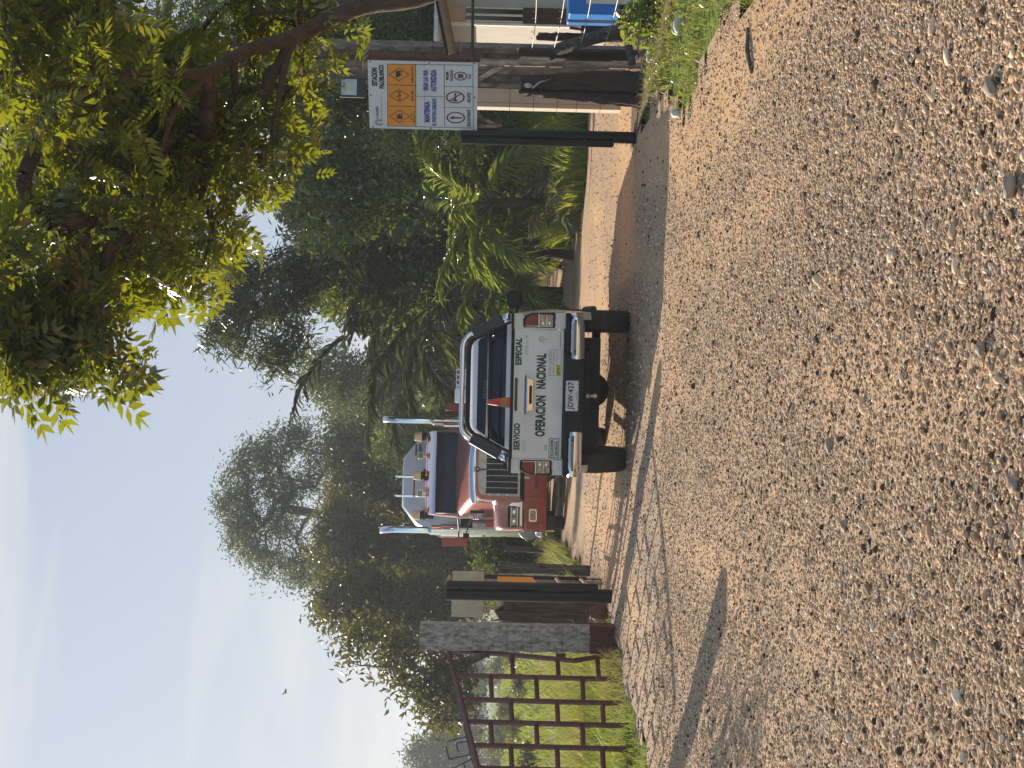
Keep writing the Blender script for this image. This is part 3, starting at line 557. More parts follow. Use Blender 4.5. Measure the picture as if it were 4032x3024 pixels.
for k in range(9): x = -.475+.95*k/8; g_.box(x-.006, x+.006, .065, .086, 1.045, 1.72)
g_.build('grille_bars', 'steel', gs_)
g_ = MB()
for k in range(4): g_.lathe((-.495 if False else -.497, .10, 1.06+.2*k), (0, 1, 0), [(0, .012), (.02, .012)], 8); g_.lathe((.497, .10, 1.06+.2*k), (0, 1, 0), [(0, .012), (.02, .012)], 8)
g_.build('rivets', 'chrome', gs_)
g_ = MB(); rr = []
for i in range(11):
    a_ = -1+.2*i; zt = 2.085-.06*a_*a_; rr.append([(a_*.66, .10+.05*a_*a_, zt), (a_*.665, .04+.06*a_*a_, zt-.03), (a_*.665, .05+.06*a_*a_, zt-.14+.01*a_*a_)])
g_.grid(rr); g_.build('bonnet_deflector', 'chrome', tk, smooth=True)
g_ = MB(); g_.prism([(.05*math.cos(R(k)), 1.90+.055*math.sin(R(k))) for k in range(0, 360, 30)], .02, .05, 0); g_.box(-.015, .015, .05, .07, 1.70, 1.86, 0); g_.prism(rrect(-.055, .055, 1.94, 1.985, .01), .02, .05, 1); g_.prism([(.022*math.cos(R(k)), 1.90+.026*math.sin(R(k))) for k in range(0, 360, 30)], .012, .02, 1)
g_.build('bonnet_badge', ['inkred', 'steel'], tk, bevel=.004)
for s in (-1, 1):   # wings with headlamps
    rows = []
    for y, z0, z1, x1 in [(.14, .93, 1.34, 1.15), (.20, .93, 1.42, 1.18), (.4, .93, 1.50, 1.20), (.8, .98, 1.54, 1.21), (1.2, 1.02, 1.50, 1.21), (1.6, 1.0, 1.36, 1.2), (1.9, .8, 1.1, 1.18)]:
        r_ = [(s*x1, y, z0), (s*(x1+.005), y, z1-.12), (s*(x1-.03), y, z1-.04), (s*(x1-.1), y, z1), (s*.85, y, z1+.01), (s*.68, y, z1+.04), (s*.60, y, z1+.14)]
        rows.append(r_ if s < 0 else r_[::-1])
    w_ = MB(); w_.grid(rows); w_.prism([(s*.60, .93), (s*1.15, .93), (s*1.15, 1.22), (s*1.10, 1.33), (s*1.0, 1.36), (s*.60, 1.46)], .135, .18); wo = w_.build('wing', 'red', tk, smooth=2)
    w_ = MB(); w_.prism([(s*.62, .935), (s*1.10, .935), (s*1.10, .995), (s*.72, 1.0), (s*.70, 1.25), (s*.64, 1.17)], .10, .136); w_.build('lamp_surround', 'chrome', wo, bevel=.008)
    w_ = MB(); w_.prism(rrect(s*.915-.205, s*.915+.205, 1.0, 1.245, .04), .11, .136); w_.build('lamp_bezel', 'trim', wo, bevel=.006)
    w_ = MB(); w_.prism(rrect(s*.825-.085, s*.825+.085, 1.045, 1.17, .015), .098, .111, 0); w_.prism(rrect(s*1.01-.085, s*1.01+.085, 1.045, 1.17, .015), .098, .111, 0); w_.box(s*.915-.2, s*.915+.2, .10, .112, 1.17, 1.185, 1); w_.box(s*.915-.2, s*.915+.2, .10, .112, 1.03, 1.045, 1)
    w_.ball((s*.825, .10, 1.107), (.045, .012, .045), 1); w_.ball((s*1.01, .10, 1.107), (.045, .012, .045), 1)
    w_.build('headlight', ['lampclear', 'chrome'], wo, bevel=.003)
# cab
rows = []
for z, yf, yb, hw in [(1.0, 2.15, 3.65, .98), (1.6, 2.15, 3.7, 1.03), (2.34, 2.16, 3.7, 1.03), (2.40, 2.20, 3.7, 1.02), (2.85, 2.42, 3.7, .985), (3.02, 2.50, 3.7, .96), (3.09, 2.62, 3.62, .88), (3.12, 2.9, 3.4, .6)]:
    ring = []
    for px, py, a0 in ((hw-.12, yb-.12, 0), (-hw+.12, yb-.12, 90), (-hw+.12, yf+.12, 180), (hw-.12, yf+.12, 270)):
        for k in range(4): ring.append((px+.12*math.cos(R(a0+30*k)), py+.12*math.sin(R(a0+30*k)), z))
    rows.append(ring)
b_ = MB(); b_.grid(rows, 0, True); b_.add(rows[-1], [tuple(range(16))]); cb = b_.build('cab', 'red', tk, smooth=2)
def wsp(x, z, o=.012): return (x, np.interp(z, [2.34, 2.40, 2.85, 3.02], [2.16, 2.20, 2.42, 2.50])-o, z)
b_ = MB(); rows = [[wsp(-.90, z) if k == 0 else wsp(-.90+1.8*k/8, z, .012+.03*(1-((k-4)/4)**2)) for k in range(9)] for z in (2.36, 2.5, 2.7, 2.86)]; b_.grid(rows[::-1]); ws = b_.build('windscreen', 'glass', tk, smooth=True)
b_ = MB(); P_ = [wsp(-.91, 2.86, .02), wsp(-.905, 2.42, .02), wsp(-.86, 2.355, .03), wsp(0, 2.345, .06), wsp(.86, 2.355, .03), wsp(.905, 2.42, .02), wsp(.91, 2.86, .02)]; b_.tube(P_, .022, 8); b_.build('window_seal', 'trim', ws, smooth=True)
b_ = MB(); rr = []
for i in range(11):
    a_ = -1+.2*i; rr.append([(a_*.93, 2.44+.02*a_*a_, 3.05), (a_*.94, 2.26+.07*a_*a_, 2.99), (a_*.95, 2.16+.08*a_*a_, 2.86), (a_*.95, 2.19+.08*a_*a_, 2.845), (a_*.94, 2.44, 2.87)])
b_.grid(rr); b_.build('sun_visor', 'chrome', tk, smooth=2)
for x in (-.78, -.36, 0.0, .36, .72):
    b_ = MB(); b_.ball((x if x else -.02, 2.40, 3.075), (.055, .05, .022)); b_.build('marker_light', 'marker', tk, smooth=True)
for x in (-.90, -.06, .77):
    b_ = MB(); b_.lathe((x, 2.62, 3.10), (0, 0, 1), [(0, .115), (.035, .115), (.04, .08), (.09, .085), (.10, .10), (.13, .10), (.135, .08)], 24); bo = b_.build('beacon', 'trim', tk, smooth=2)
    b_ = MB(); b_.lathe((x, 2.62, 3.21), (0, 0, 1), [(0, .105), (.03, .105), (.14, .092), (.165, .08), (.17, .001)], 24); b_.build('beacon_lens', 'amber', bo, smooth=2)
for x in (-.44, .36):
    b_ = MB(); b_.prism(rrect(x-.075, x+.075, 3.15, 3.29, .03), 2.50, 2.60, 0); b_.prism(rrect(x-.06, x+.06, 3.165, 3.275, .025), 2.49, 2.502, 1); b_.box(x-.02, x+.02, 2.54, 2.58, 3.09, 3.16, 0); b_.build('roof_spotlight', ['chrome', 'lampclear'], tk, bevel=.006)
for x in (-.06, -.48):
    b_ = MB(); b_.tube([(x, 3.4, 3.08), (x, 3.4, 3.78), (x+.01, 3.4, 3.84)], .028, 12); b_.build('roof_pipe', 'chrome', tk, smooth=2)
b_ = MB(); b_.tube([(-.50, 3.38, 3.40), (.0, 3.38, 3.40)], .018); b_.build('roof_rail', 'rust', tk, smooth=True)
for s in (-1, 1):
    b_ = MB(); b_.tube([(s*1.31, 3.9, .8), (s*1.31, 3.9, 2.86)], .155, 24); b_.tube([(s*1.31, 3.9, 2.86), (s*1.31, 3.9, 3.10)], .12, 20); b_.tube([(s*1.31, 3.9, 3.10), (s*1.31, 3.9, 3.18)], [.12, .082], 20); b_.tube([(s*1.31, 3.9, 3.15), (s*1.31, 3.9, 3.95), (s*1.315, 3.93, 4.10), (s*1.33, 4.0, 4.24), (s*1.34, 4.12, 4.32)], .082, 20)
    so_ = b_.build('exhaust_stack', 'chrome', tk, smooth=2)
    b_ = MB(); b_.tube([(s*1.25, 3.72, 1.2), (s*1.25, 3.72, 2.8)], .02); b_.tube([(s*1.12, 3.74, 1.3), (s*1.12, 3.74, 2.7)], .012); b_.build('stack_bracket', 'steel', so_, smooth=True)
    b_ = MB(); rr = []
    for y, q in ((2.80, .85), (2.82, 1), (2.87, 1), (2.93, .8)):
        rr.append([(s*1.57+.10*q*a, y, 2.40+.30*q*z) for a, z in ((.8, -1), (1, -.9), (1, .9), (.8, 1), (-.8, 1), (-1, .9), (-1, -.9), (-.8, -1))])
    b_.grid(rr, 0, True); b_.add(rr[0], [tuple(range(8))]); b_.add(rr[-1], [tuple(range(8))]); mo = b_.build('mirror', 'redflat', tk, smooth=2)
    b_ = MB(); b_.box(s*1.57-.085, s*1.57+.085, 2.93, 2.935, 2.13, 2.67); b_.build('mirror_glass', 'chrome', mo)
    b_ = MB(); b_.tube([(s*1.0, 2.35, 2.32), (s*1.03, 2.3, 2.34), (s*1.30, 2.7, 2.32), (s*1.50, 2.86, 2.32)], .016); b_.tube([(s*.98, 2.3, 2.0), (s*1.2, 2.6, 2.1), (s*1.46, 2.86, 2.18)], .014); b_.box(s*1.42-.055, s*1.42+.055, 2.78, 2.84, 2.08, 2.22); b_.build('mirror_arm', 'trim', tk, bevel=.004)
    b_ = MB(); b_.box(s*1.16-.07, s*1.16+.07, 1.3, 1.34, 1.52, 1.72); b_.build('wing_mirror', 'redflat', tk, bevel=.012)
    b_ = MB(); b_.tube([(s*1.08, 1.9, 1.15), (s*1.08, 1.9, 2.0)], .13, 20); b_.build('air_cleaner', 'steel', tk, smooth=2)
    b_ = MB()
    for k in range(9): b_.lathe((s*.93, 1.55, 1.55+.05*k), (0, 0, 1), [(0, .045), (.02, .052), (.035, .045)], 12)
    b_.build('ribbed_hose', 'steel', tk, smooth=2)
    b_ = MB(); b_.prism(rrect(s*.83-.03, s*.83+.03, 1.75, 2.05, .02), .72, .76); b_.build('bonnet_vent', 'trim', tk, bevel=.004)
    b_ = MB(); b_.box(s*1.28-.13, s*1.28+.13, 2.3, 3.4, .42, .47); b_.box(s*1.28-.13, s*1.28+.13, 2.35, 3.35, .75, .79); b_.lathe((s*1.12, 2.35, .72), (0, 1, 0), [(0, .05), (.03, .26), (1.0, .26), (1.03, .05)], 20); b_.build('step_and_fuel_tank', 'steel', tk, smooth=2)
    wheel(tk, s*1.02, 1.05, .50, .29, 'chrome', s)
    for y in (6.0, 7.3): wheel(tk, s*.95, y, .50, .50, 'steel', s)
b_ = MB(); b_.lathe((-1.19, 1.05, .5), (-1, 0, 0), [(-.04, .30), (0, .29), (.04, .14), (.10, .12), (.13, .05), (.132, .001)], 24); b_.build('hub_cover', 'chrome', tk, smooth=2)
b_ = MB(); b_.tube([(1.08, 3.2, 2.5), (1.10, 3.2, 4.15)], .007, 6); b_.build('aerial', 'steel', tk)
b_ = MB()
for s in (-1, 1): b_.box(s*.42-.06, s*.42+.06, .2, 8.0, .62, .88)
b_.box(-.9, .9, .95, 1.15, .42, .56); b_.tube([(-.8, 1.05, .5), (.8, 1.05, .5)], .07); b_.box(-.5, .5, .5, 1.9, .7, 1.4); b_.tube([(-.8, 6, .5), (.8, 6, .5)], .09); b_.tube([(-.8, 7.3, .5), (.8, 7.3, .5)], .09); b_.box(-1.1, 1.1, 3.7, 3.8, .9, 2.3)
b_.build('chassis', 'chassis', tk, smooth=2)

for o in tk.children:                    # narrow cab above the wide bumper
    if o.name.split('.')[0] in ('cab', 'windscreen', 'sun_visor', 'mirror', 'mirror_arm', 'exhaust_stack', 'wing_mirror', 'stack_bracket'): o.scale = (.925, 1, .965 if o.name.startswith('exhaust') else 1)
# tank trailer coupled behind
tt = empty('tank_trailer', tk.matrix_world @ Vector((0, 0, 0)), 0); bpy.context.view_layer.update(); tt.location = tk.matrix_world @ Vector((-.10, 4.9, 0)); tt.rotation_euler = (0, 0, R(5.7)); tt.scale = (.95, 1, .862)
tag(tt, 'white angular tank trailer rising behind the red lorry cab', 'trailer')
def oct_(k, cx=0): return [(cx+k*a, 2.62+k*c) for a, c in [(-.62, 1.50), (.55, 1.50), (1.02, 1.10), (1.25, .55), (1.25, -.55), (.9, -1.05), (-.9, -1.05), (-1.30, -.55), (-1.35, .45), (-1.05, 1.12)]]
b_ = MB(); b_.grid([[(x, y, z) for x, z in oct_(k)] for y, k in ((0.35, .0), (.3, .78), (.45, .95), (.6, 1.0), (7.5, 1.0), (7.7, .9), (7.7, .0))], 0, True); b_.build('tank', 'tank', tt, smooth=2)
b_ = MB(); b_.box(-.9, -.72, .15, .29, 3.25, 3.6); b_.box(-.42, -.15, .15, .29, 3.2, 3.45); b_.box(-.72, -.42, .18, .29, 3.34, 3.42); b_.box(.1, .3, .15, .29, 3.25, 3.55); b_.box(-.15, .1, .18, .29, 3.3, 3.38); b_.build('front_bracket', 'trim', tt, bevel=.03)
b_ = MB(); b_.box(.62, .9, .25, .3, 3.62, 3.68, 0); b_.box(.62, .9, .25, .3, 3.74, 3.78, 0); b_.build('vent_slots', 'darkgrey', tt)
b_ = MB(); b_.box(-1.0, 1.0, .5, 7.6, 1.15, 1.55); b_.build('frame', 'chassis', tt)
for s in (-1, 1):
    for y in (5.0, 6.3): wheel(tt, s*.95, y, .50, .50, 'steel', s)

# ================================================================ GATE COLUMN, RED GATE, BLACK GATES
def wbox(sx0, sx1, sy0, sy1, Y, th=.05):     # photo rectangle at depth Y -> box bounds (x0,x1,y0,y1,z0,z1)
    a = at(sx0, (sy0+sy1)/2, Y); b = at(sx1, (sy0+sy1)/2, Y); c = at((sx0+sx1)/2, sy1, Y); d = at((sx0+sx1)/2, sy0, Y)
    return (c.x, d.x, Y*K, Y*K+th, b.z, a.z)
def rough_post(name, mats, x, y, zs, hw, hd, seed, jag=.02, n=14, k=22, split=None, parent=None, lean=(0, 0), amp=.18):
    r_ = np.random.default_rng(seed); rows = []; ph = r_.random(4)*6
    for i in range(k+1):
        t = i/k; z = zs[0]+(zs[1]-zs[0])*t; row = []
        for j in range(n):
            a = 2*PI*j/n; rr = 1+amp*math.sin(3*a+ph[0]+2*t)+amp*.6*math.sin(5*a+ph[1]-3*t)+.07*r_.standard_normal()
            w0 = hw[0]+(hw[1]-hw[0])*t; d0 = hd[0]+(hd[1]-hd[0])*t
            row.append((x+lean[0]*t+w0*rr*math.cos(a), y+lean[1]*t+d0*rr*math.sin(a), z+(jag*r_.standard_normal() if i == k else 0)))
        rows.append(row)
    m_ = MB(); m_.grid(rows, 0, True); m_.add(rows[-1], [tuple(range(n))]); return m_.build(name, mats, parent, smooth=2)

def column(x, y, label):
    x *= KX; y *= K; c = empty('concrete_column', (x, y, 0), R(2)); c.scale = (.95, .95, .95); tag(c, label, 'gate column', 'weathered concrete gate columns'); rows = []
    r_ = np.random.default_rng(int(abs(x)*100))
    for i in range(31):
        z = .33+2.13*i/30; row = []
        for j in range(32):
            a = j/32*4; s_ = int(a); f_ = a-s_; p = [(-1, -1), (1, -1), (1, 1), (-1, 1)]; p0 = p[s_]; p1 = p[(s_+1) % 4]
            ch = .97 if (f_ < .05) else 1; row.append(((p0[0]+(p1[0]-p0[0])*f_)*.168*ch+.0035*r_.standard_normal(), (p0[1]+(p1[1]-p0[1])*f_)*.15*ch+.0035*r_.standard_normal(), z))
        rows.append(row)
    b_ = MB(); b_.grid(rows, 0, True); b_.add(rows[-1], [tuple(range(32))]); b_.build('shaft', 'conc', c, smooth=2)
    b_ = MB(); b_.box(-.175, .175, -.157, .157, -.05, .34); b_.build('painted_base', 'redbase', c, bevel=.012)
    b_ = MB()
    for k, z in enumerate((.68, 1.07, 1.37)): b_.tube([(.171*sx_, .153*sy_, z+.004*sx_) for sx_, sy_ in ((-1, -1), (1, -1), (1, 1), (-1, 1), (-1, -1))], .0028, 5)
    b_.build('tie_wire', 'rust', c)
column(-3.2, 9.74, 'weathered grey concrete column with red painted base beside the red gate')
column(-4.68, 7.5, 'weathered grey concrete column holding the near end of the red gate')

G0 = D(-3.40, 9.66); G1 = D(-4.26, 8.50); Gd = (G1-G0).normalized(); Gn = Vector((Gd.y, -Gd.x, 0))
def gp(cx, cy):    # point of the gate plane seen at crop pixel
    sx, sy = 1600+cx*.5268, 2150+cy*.5268
    d = Fv + rv*((1512-sy)/FPX) - uv*((sx-2016)/FPX); C_ = Vector((0, 0, H)); t = (G0-C_).dot(Gn)/d.dot(Gn); return C_+d*t
rg_ = empty('red_gate', G0); tag(rg_, 'dark red metal gate of staggered rectangles with a sloping top, hung on the concrete column', 'gate')
def loc_(p): return p-G0
def topx(cy): return 310+(cy-775)*.2545
bars = [(790, 12), (965, 24), (1145, 22), (1312, 22), (1488, 22), (1660, 24), (1835, 24), (2010, 22), (2180, 22)]
def barpt(k, x): y0 = bars[k][0]; return gp(x, y0+(x-topx(y0))*.026)
for k, (y0, _) in enumerate(bars):
    if k == 0: pts = [gp(topx(775), 782), gp(700, 806), gp(1130, 846), gp(1250, 858), gp(1450, 826), gp(1600, 822)]
    else: pts = [barpt(k, topx(y0)), barpt(k, 1000), barpt(k, 1655)]
    m_ = MB(); m_.tube([loc_(p) for p in pts], .030, 4); m_.build('upright_bar', 'gater', rg_)
m_ = MB(); m_.tube([loc_(gp(topx(775), 775)), loc_(gp(topx(2190), 2190))], .032, 4); m_.build('top_rail', 'gater', rg_); m_ = MB(); m_.tube([loc_(gp(1655, 980)), loc_(gp(1675, 2230))], .030, 4); m_.build('bottom_rail', 'gater', rg_)
for k in range(8):
    for x in ((795, 1135, 1435) if k == 0 else (635, 975, 1320) if k % 2 else (785, 1130, 1470)):
        if x > topx(bars[k][0])+40:
            a_ = gp(x-6, 812 if k == 0 and x < 1000 else 850) if k == 0 else barpt(k, x-4); b2 = barpt(k+1, x+4); m_ = MB(); m_.tube([loc_(a_), loc_(b2)], .027, 4); m_.build('short_bar', 'gater', rg_)
m_ = MB(); m_.box(-.03, .03, -.03, .03, 1.5, 1.62).box(-.03, .03, -.03, .03, .6, .72); m_.build('hinge', 'rust', rg_)
# thin rods standing behind the red gate
fr = empty('rod_frame', at(1850, 2960, 9.4)); tag(fr, 'thin dark metal rods rising above the sloping top of the red gate', 'rod frame'); o0 = fr.location.copy()
def z8(x, y, Y=9.4): return at(1500+x*.226, 2650+y*.226, Y)-o0
m_ = MB()
for P_ in ([(1190, 1500), (1570, 1420)], [(1130, 1270), (1190, 1510)], [(1310, 1230), (1350, 1370)], [(1150, 1190), (1530, 1100)], [(1310, 1220), (1530, 1185)], [(1510, 1180), (1560, 1430), (1640, 1700), (2300, 1720)], [(1440, 900), (1490, 1120), (1510, 1190)], [(1270, 1655), (1600, 1490)], [(1440, 1560), (1465, 1655)], [(1100, 820), (1450, 815)]):
    m_.tube([z8(*p) for p in P_], .0075, 6)
m_.build('rods', 'darkgrey', fr)

def c4(x, y, Y): return at(1600+x*.5268, 2150+y*.5268, Y)
def c3(x, y, Y): return at(1200+x*.678, y*.678, Y)
# black gate, left side
lg = empty('black_gate', D(-2.75, 10.07)); tag(lg, 'black tubular gate swung open left of the truck, its orange panel and pale rails showing', 'gate', 'black tubular gates either side of the road'); o1 = lg.location.copy()
zt = c4(300, 345, 10.07).z
m_ = MB(); m_.tube([(0, 0, -.05), (0, 0, zt)], .088, 20); m_.build('post', 'blackp', lg, smooth=2)
NA = c4(300, 272, 10.0)-o1; FA = c4(325, 225, 11.1)-o1; NB = c4(1395, 318, 10.0)-o1; FB = Vector((FA.x+.0, FA.y, NB.z+.0)); NA.x = NB.x = (NA.x+NB.x)/2
m_ = MB(); m_.tube([NB-Vector((0, 0, .06)), NA], .043, 14); m_.build('stile', 'blackp', lg, smooth=2); m_ = MB(); m_.tube([FB+Vector((0, 0, -.05)), FA], .030, 12); m_.build('stile', 'blackp', lg, smooth=2)
for t in (0.0, .21, .80, .985):
    a_ = NA.lerp(NB, t); b2 = FA.lerp(FB, t); m_ = MB(); m_.tube([a_, b2], .022, 10); m_.build('rail', 'rustpost', lg, smooth=2)
m_ = MB(); a_ = NA.lerp(NB, .36); b2 = FA.lerp(FB, .36); c_ = FA.lerp(FB, .62); d_ = NA.lerp(NB, .63); dx = Vector((.012, 0, 0)); m_.add([v+dx*s for s in (-1, 1) for v in (a_, b2, c_, d_)], [(0, 1, 2, 3), (7, 6, 5, 4), (0, 4, 5, 1), (1, 5, 6, 2), (2, 6, 7, 3), (3, 7, 4, 0)])
m_.build('orange_panel', 'orange', lg)
m_ = MB(); m_.tube([FB+Vector((.0, 0, .3)), FB+Vector((0, 0, -.28))], .010, 8); m_.tube([FB+Vector((.03, 0, .30)), FB+Vector((.06, 0, .31)), FB+Vector((.06, 0, .26)), FB+Vector((.03, 0, .26))], .006, 6); m_.tube([NA.lerp(NB, .1), Vector((0, 0, NA.lerp(NB, .1).z))], .02, 8); m_.tube([NA.lerp(NB, .85), Vector((0, 0, NA.lerp(NB, .85).z))], .02, 8); m_.build('drop_bolt', 'blackp', lg, smooth=2)
# black gate, right side, seen edge-on
rgt = empty('black_gate', D(2.93, 9.06)); tag(rgt, 'black tubular gate seen edge-on just left of the safety sign', 'gate', 'black tubular gates either side of the road'); o2 = rgt.location.copy()
zt = c3(905, 795, 9.06).z
m_ = MB(); m_.tube([(0, 0, -.05), (0, 0, zt)], .066, 20); m_.build('post', 'blackp', rgt, smooth=2)
p0 = c3(910, 812, 9.0)-o2; p1 = c3(1780, 845, 9.0)-o2; p0.x = p1.x = (p0.x+p1.x)/2+.0
q0 = p0+Vector((.36, 2.1, -.0)); q1 = p1+Vector((.36, 2.1, .02))
m_ = MB(); m_.tube([p1, p0], .034, 14); m_.ball(p1, (.034, .034, .03)); m_.build('stile', 'blackp', rgt, smooth=2); m_ = MB(); m_.tube([q1, q0], .022, 12); m_.build('stile', 'blackp', rgt, smooth=2)
for t in (.02, .25, .8, .98): m_ = MB(); m_.tube([p0.lerp(p1, t), q0.lerp(q1, t)], .02, 10); m_.build('rail', 'rustpost', rgt, smooth=2)
m_ = MB(); a_, b2, c_, d_ = p0.lerp(p1, .35), q0.lerp(q1, .35), q0.lerp(q1, .65), p0.lerp(p1, .65); m_.add([v+dx*s for s in (-1, 1) for v in (a_, b2, c_, d_)], [(0, 1, 2, 3), (7, 6, 5, 4), (0, 4, 5, 1), (1, 5, 6, 2), (2, 6, 7, 3), (3, 7, 4, 0)]); m_.build('orange_panel', 'orange', rgt)
m_ = MB(); m_.tube([p0.lerp(p1, .12), Vector((0, 0, p0.lerp(p1, .12).z))], .018, 8); m_.tube([p0.lerp(p1, .82), Vector((0, 0, p0.lerp(p1, .82).z))], .018, 8); m_.build('hinge', 'blackp', rgt)

# cracked board behind the left black post, stumps, pot
x0, x1, y0, y1, z0, z1 = wbox(1779, 1905, 2250, 2430, 10.9, .02)
bd = empty('blank_board', (0, 0, 0)); tag(bd, 'cracked cream board standing behind the thick black post beside the left column', 'board'); m_ = MB(); m_.box(x0, x1, y0, y1, z0, z1); m_.build('board_sheet', 'board', bd, bevel=.004)
m_ = MB(); m_.box(x0+.1, x0+.15, y1+.01, y1+.05, 0, z1); m_.box(x1-.15, x1-.1, y1+.01, y1+.05, 0, z1); m_.build('leg', 'rustpost', bd)
def stumpat(sx0, sx1, sy0, sy1, Y, mats, name, lab, cat, seed, taper=.8, depth=.15, amp=.18, jag=.02):
    x0, x1, _, _, _, z1 = wbox(sx0, sx1, sy0, sy1, Y); hw = (x1-x0)/2
    return tag(rough_post(name, mats, (x0+x1)/2, Y*K, (-.08, z1), (hw, hw*taper), (depth, depth*taper), seed, amp=amp, jag=jag), lab, cat)
stumpat(1962, 2380, 2362, 2462, 10.7, 'greywood', 'tree_stump', 'thick grey split stump behind the black post, left of the pickup', 'stump', 3, .8, .16, .22, .05)
stumpat(1960, 2300, 2222, 2266, 12.3, 'greywood', 'wooden_post', 'grey weathered wooden post seen through the open left black gate', 'post', 4, .9, .08)
stumpat(1975, 2420, 2448, 2472, 10.1, 'redwood', 'wooden_plank', 'reddish brown plank standing against the back of the left concrete column', 'plank', 5, .8, .03, .05)
stumpat(1985, 2180, 2150, 2175, 17, 'greywood', 'wooden_post', 'dark slim post among the bushes left of the red truck', 'post', 6, .9, .07)
m_ = MB(); m_.lathe((0, 0, -.03), (0, 0, 1), [(0, .07), (.03, .10), (.10, .125), (.17, .115), (.22, .08), (.24, .085), (.25, .07), (.2, .05)], 26); p = at(2395, 2414, 10.5)
tag(m_.build('clay_pot', 'clay', None, smooth=2, loc=(p.x, 10.5*K, 0)), 'round brown clay pot on the ground behind the left concrete column', 'pot')

# ================================================================ SIGN ON THE RIGHT
TL = at(1453, 504, 9.03); TR = at(1447, 237, 8.78); BR_ = at(1882, 245, 8.78)
SW = math.hypot(TR.x-TL.x, TR.y-TL.y); SH = TR.z-BR_.z; sa = math.atan2(TR.y-TL.y, TR.x-TL.x)
sg = empty('safety_sign', (TL.x, TL.y, 0), sa); tag(sg, 'white and orange site safety sign headed ESTACION on rusty white posts', 'sign')
zb_ = BR_.z
def S(x, y):
    yy = y-.024*(x-200); k = max(0, min(1, (y-228)/1077)); s = (1305-yy)/1077*SW; t = (1-(x-(190+25*k))/(1750-62*k))*SH; return s, zb_+t
m_ = MB(); m_.box(0, SW, 0, .012, zb_, zb_+SH, 0)
def rect(xa, xb, ya, yb, y, mi):  # crop box: xa top, xb bottom, ya left(larger) yb right
    a, b, c, d = S(xb, ya), S(xb, yb), S(xa, yb), S(xa, ya); m_.add([(p[0], y, p[1]) for p in (a, b, c, d)], [(0, 1, 2, 3)], mi)
def line(xa, ya, xb, yb, th, mi, y=-.0035):
    a = Vector(S(xa, ya)); b = Vector(S(xb, yb)); n_ = (b-a).normalized(); n_ = Vector((-n_.y, n_.x))*th/2
    m_.add([(q.x, y, q.y) for q in (a-n_, b-n_, b+n_, a+n_)], [(0, 1, 2, 3)], mi)
def stx(body, xa, xb, ya, yb, mi, off=.02, y=-.004):
    a = S(xb, ya); b = S(xa, yb); m_.text(body, a[0], b[0], a[1], b[1], y, mi, off, .03)
rect(500, 945, 1270, 287, -.0015, 2)
for xa in (500, 945, 1395): line(xa, 1275, xa+8, 287, .006, 1)
line(1845, 1300, 1858, 300, .005, 1); line(500, 1270, 1845, 1300, .005, 1, -.0034); line(500, 287, 1858, 303, .005, 1, -.0034)
for yy in (610, 945): line(500, yy, 945, yy+8, .006, 1, -.0033)
line(945, 790, 1395, 797, .004, 1, -.0033)
for yy in (635, 968): line(1395, yy, 1850, yy+6, .004, 1, -.0033)
stx('ESTACION', 255, 340, 622, 345, 1, .05); stx('PALOBLANCO', 370, 447, 667, 302, 1, .05)
stx('Colombia', 310, 357, 1147, 952, 5, .02); stx('Energy Development Co', 387, 425, 1150, 782, 6, .0)
for rr_ in (1.0, .62):
    P_ = [S(368+72*rr_*math.cos(R(k)), 1212+44*rr_*math.sin(R(k))) for k in range(30, 331, 20)]; m_.tube([(a, -.002, b) for a, b in P_], .004, 4, 6)
for cy_ in (447, 782, 1113):
    q = [(527, cy_), (687, cy_-100), (845, cy_), (687, cy_+100)]
    for i in range(4): line(*q[i], *q[(i+1) % 4], .0075, 7, -.0036)
stx('ANIMALES EN LA VIA', 880, 912, 580, 325, 1, .02); stx('ANCHO LIBRE', 878, 910, 872, 702, 1, .02); stx('MAQUINARIA', 862, 884, 1176, 1060, 1, .02); stx('PESADA EN LA VIA', 902, 926, 1215, 1025, 1, .02)
def poly(pts, mi, y=-.0042): a = [S(*p) for p in pts]; m_.add([(p[0], y, p[1]) for p in a], [tuple(range(len(a)))], mi)
poly([(640, 495), (638, 470), (636, 400), (645, 392), (700, 392), (740, 396), (738, 404), (712, 410), (708, 440), (738, 452), (738, 462), (705, 462), (690, 480), (668, 492)], 1)            # cow
poly([(655, 845), (690, 828), (725, 845), (690, 852)], 1); poly([(655, 722), (690, 740), (725, 722), (690, 712)], 1); stx('7m', 655, 715, 812, 752, 1, .03)
poly([(655, 1160), (650, 1100), (668, 1095), (672, 1075), (735, 1078), (735, 1160), (700, 1150)], 1); poly([(705+34*math.cos(R(k)), 1092+24*math.sin(R(k))) for k in range(0, 360, 30)], 1, -.0044); poly([(705+14*math.cos(R(k)), 1092+10*math.sin(R(k))) for k in range(0, 360, 30)], 2, -.0046)
line(620, 1090, 655, 1090, .005, 1, -.0042); line(620, 1135, 655, 1130, .005, 1, -.0042)
stx('MANTENGA', 1082, 1160, 1205, 880, 3, .05); stx('EL PORTON CERRADO', 1207, 1262, 1260, 825, 3, .04); stx('SIGA LA VIA', 1072, 1142, 697, 382, 3, .05); stx('AUTORIZADA', 1192, 1270, 713, 375, 3, .05)
def ring(cx, cy, rx, ry, th, mi):
    o = [S(cx+rx*math.cos(R(k)), cy+ry*math.sin(R(k))) for k in range(0, 360, 10)]; i = [S(cx+(rx-th*1.55)*math.cos(R(k)), cy+(ry-th)*math.sin(R(k))) for k in range(0, 360, 10)]; n_ = 36
    m_.add([(a, -.0038, b) for a, b in o]+[(a, -.0038, b) for a, b in i], [(k, (k+1) % n_, n_+(k+1) % n_, n_+k) for k in range(n_)], mi)
